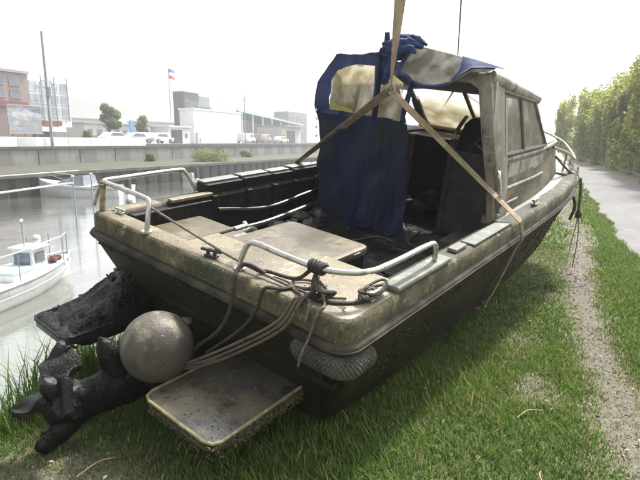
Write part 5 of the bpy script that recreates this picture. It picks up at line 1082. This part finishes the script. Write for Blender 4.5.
# a few individual twigs
m_twig = mat('dry_twig', (.33, .26, .16), .9, [(20, (.2, .15, .09), .45, .6)])
for i, (r, u, a, l, lab) in enumerate([(-.06, 3.0, .4, .16, 'pale bent dry twig lying in the grass right of the hull'), (.1, 2.4, 1.6, .12, 'short pale twig near the bottom edge of the grass'), (.4, 5.1, 2.3, .2, 'thin dry twig on the worn gravel strip'), (-2.0, 1.5, .9, .18, 'dry twig on the bare soil at the lower left')]):
    z = float(ground_z(r, u)) + .02; p0 = W(r, u, z); d = Vector((math.cos(a), math.sin(a), .05))
    MB().tube([p0, p0 + d * l * .5 + Vector((.01, .02, .015)), p0 + d * l + Vector((.03, -.01, .01))], lambda t: .0045 * (1.1 - .6 * t), 6, smooth=4).build('twig', m_twig, smooth=True, label=lab, cat='twig', group='twigs on the ground')
# ------------------------------------------------------------------ hedge beside the path: mesh fence overgrown with vines, trees behind
HB = thing('boundary_fence', 'green wire mesh fence posts standing at the foot of the hedge', 'fence', 3.75, 0, 0)
pme = MB().tube([(0, 0, -.1), (0, 0, 2.3)], .035, 8).mesh('fence_post', smooth=True); pme.materials.append(mat('green_fence_paint', (.16, .22, .18), .5, [(8, (.22, .26, .23), .5, .65)]))
for i in range(26): link('fence_post', pme, None, HB, loc=(bend(16 + 2.0 * i), 16 + 2.0 * i, 0))
for z in (.25, .9, 1.55, 2.2): MB().tube([(bend(16 + 2 * i), 16 + 2 * i, z) for i in range(26)], .014, 6).build('fence_rail', MAT['green_fence_paint'], HB, smooth=True)
wires = MB()
for i in range(250): wires.bx(bend(16 + .2 * i) - .004, bend(16 + .2 * i) + .004, 16 + .2 * i, 16.008 + .2 * i, .2, 2.2)
wires.build('mesh_wires', MAT['green_fence_paint'], HB, kind='stuff')
HG = [(.24, .31, .05), (.34, .39, .07), (.15, .22, .035), (.42, .42, .1), (.36, .29, .09)]
# each overgrown bush of the hedge is a plant of its own
hd = random.Random(4)
specs = [(4.7, 19.5, 4.6, 'nearest tall bush of the hedge at the right edge of the picture'), (4.75, 23.0, 6.9, 'second bush of the hedge from the right, with a ragged tall top'), (4.7, 26.8, 6.5, 'third bush of the hedge from the right edge'), (4.7, 30.8, 6.5, 'fourth bush of the hedge from the right edge'), (4.7, 35, 6.2, 'fifth bush of the hedge from the right edge'), (4.7, 40, 5.8, 'sixth bush of the hedge from the right edge'), (4.6, 46, 6.0, 'seventh bush of the hedge, far along the path'), (4.5, 53, 6.2, 'eighth bush of the hedge, far along the path'), (3.6, 61, 6.6, 'last round topped bush of the hedge next to the cabin')]
for i, (r, u, h, lab) in enumerate(specs):
    t = thing('hedge_bush', lab, 'hedge', r - .2 + bend(u), u, 0, group='bushes of the hedge along the path')
    tm = MB()
    for k in range(5):
        y = hd.uniform(-1.6, 1.6); tm.tube([(hd.uniform(-.3, .3), y, -.2), (hd.uniform(-.3, .3), y + hd.uniform(-.3, .3), h * .4), (hd.uniform(-.3, .3), y + hd.uniform(-.6, .6), h * .85)], lambda q: .06 * (1.1 - .8 * q), 6, smooth=3)
    tm.build('stems', m_bark, t, smooth=True)
    half = 2.9 if i < 4 else 4.2; cl = []
    for k in range(56):
        y = hd.uniform(-half, half); z = hd.uniform(.02, 1) ** .75 * h * (.97 - .1 * hd.random()); s = hd.uniform(.4, 1.0)
        cl.append((hd.uniform(-.75, .35), y, z - .1, s * .7, s * .8, s * hd.uniform(.8, 1.5)))
    nl = [14000, 17000, 14000, 13000, 12000, 11000, 9000, 8000, 8000][i]; h *= hd.uniform(.98, 1.15)
    V, F, T = leaf_cloud(nl, cl, [.075, .08, .085, .09, .1, .11, .12, .13, .14][i], HG, seed=60 + i); np_mesh('crown', V, F, T, m_leaf, parent=t)
    # hanging vines
    V, F, T = leaf_cloud(1600, [(-.85 + hd.uniform(-.15, .1), hd.uniform(-half, half), hd.uniform(.2, .9) * h * .7, .18, .4, hd.uniform(.4, .8)) for _ in range(16)], .08 if i < 4 else .11, [(.17, .2, .05), (.22, .2, .08), (.12, .16, .04)], seed=90 + i); np_mesh('vines', V, F, T, m_leaf, parent=t)
for i, (r, u, h, w, lab, nn) in enumerate([(7.0, 25, 6.8, 4.6, 'loose leafy tree rising behind the hedge at the right edge', 7000), (6.8, 33, 6.0, 4.0, 'slender pale tree behind the middle of the hedge', 4500), (6.5, 50, 7.2, 7, 'broad tree behind the far end of the hedge', 6000)]):
    tree('hedge_tree', lab, r, u, 0, h, w, nn, .1 + .02 * i, 70 + i, cols=HG, trunk_r=.13, group='trees behind the hedge')
# weeds and seedlings at the water's edge
for i, (r, u, lab) in enumerate([(-2.95, 2.5, 'bright green weed tuft at the water edge left of the stern drive'), (-2.55, 1.95, 'low green weed tuft at the lower left of the picture'), (-2.95, 3.6, 'small green weed tuft at the water edge behind the propeller')]):
    V, F, T = blades(500, r - .16, r + .16, u - .18, u + .18, .14, .004, 300 + i)
    T = T * 0 + np.array([.1, .2, .03]) * np.random.default_rng(i).uniform(.6, 1.2, (len(T), 1)); np_mesh('weed_tuft', V, F, T, m_grass, rz=-CA, label=lab, cat='weed', group="weeds at the water's edge")

# ------------------------------------------------------------------ hazy air over the canal
hz = MB().bx(-640, 640, -340, 640, -4.3, 20.0)
mh = bpy.data.materials.new('haze_air'); mh.use_nodes = True; nt = mh.node_tree; nt.nodes.clear()
o_ = nt.nodes.new('ShaderNodeOutputMaterial'); v_ = nt.nodes.new('ShaderNodeVolumePrincipled'); v_.inputs['Color'].default_value = (.95, .97, 1, 1); v_.inputs['Density'].default_value = .0016; v_.inputs['Anisotropy'].default_value = .3
nt.links.new(v_.outputs[0], o_.inputs['Volume'])
hz.build('haze', mh, kind='stuff', rz=-CA, label='pale bright haze hanging over the canal and far bank', cat='haze')
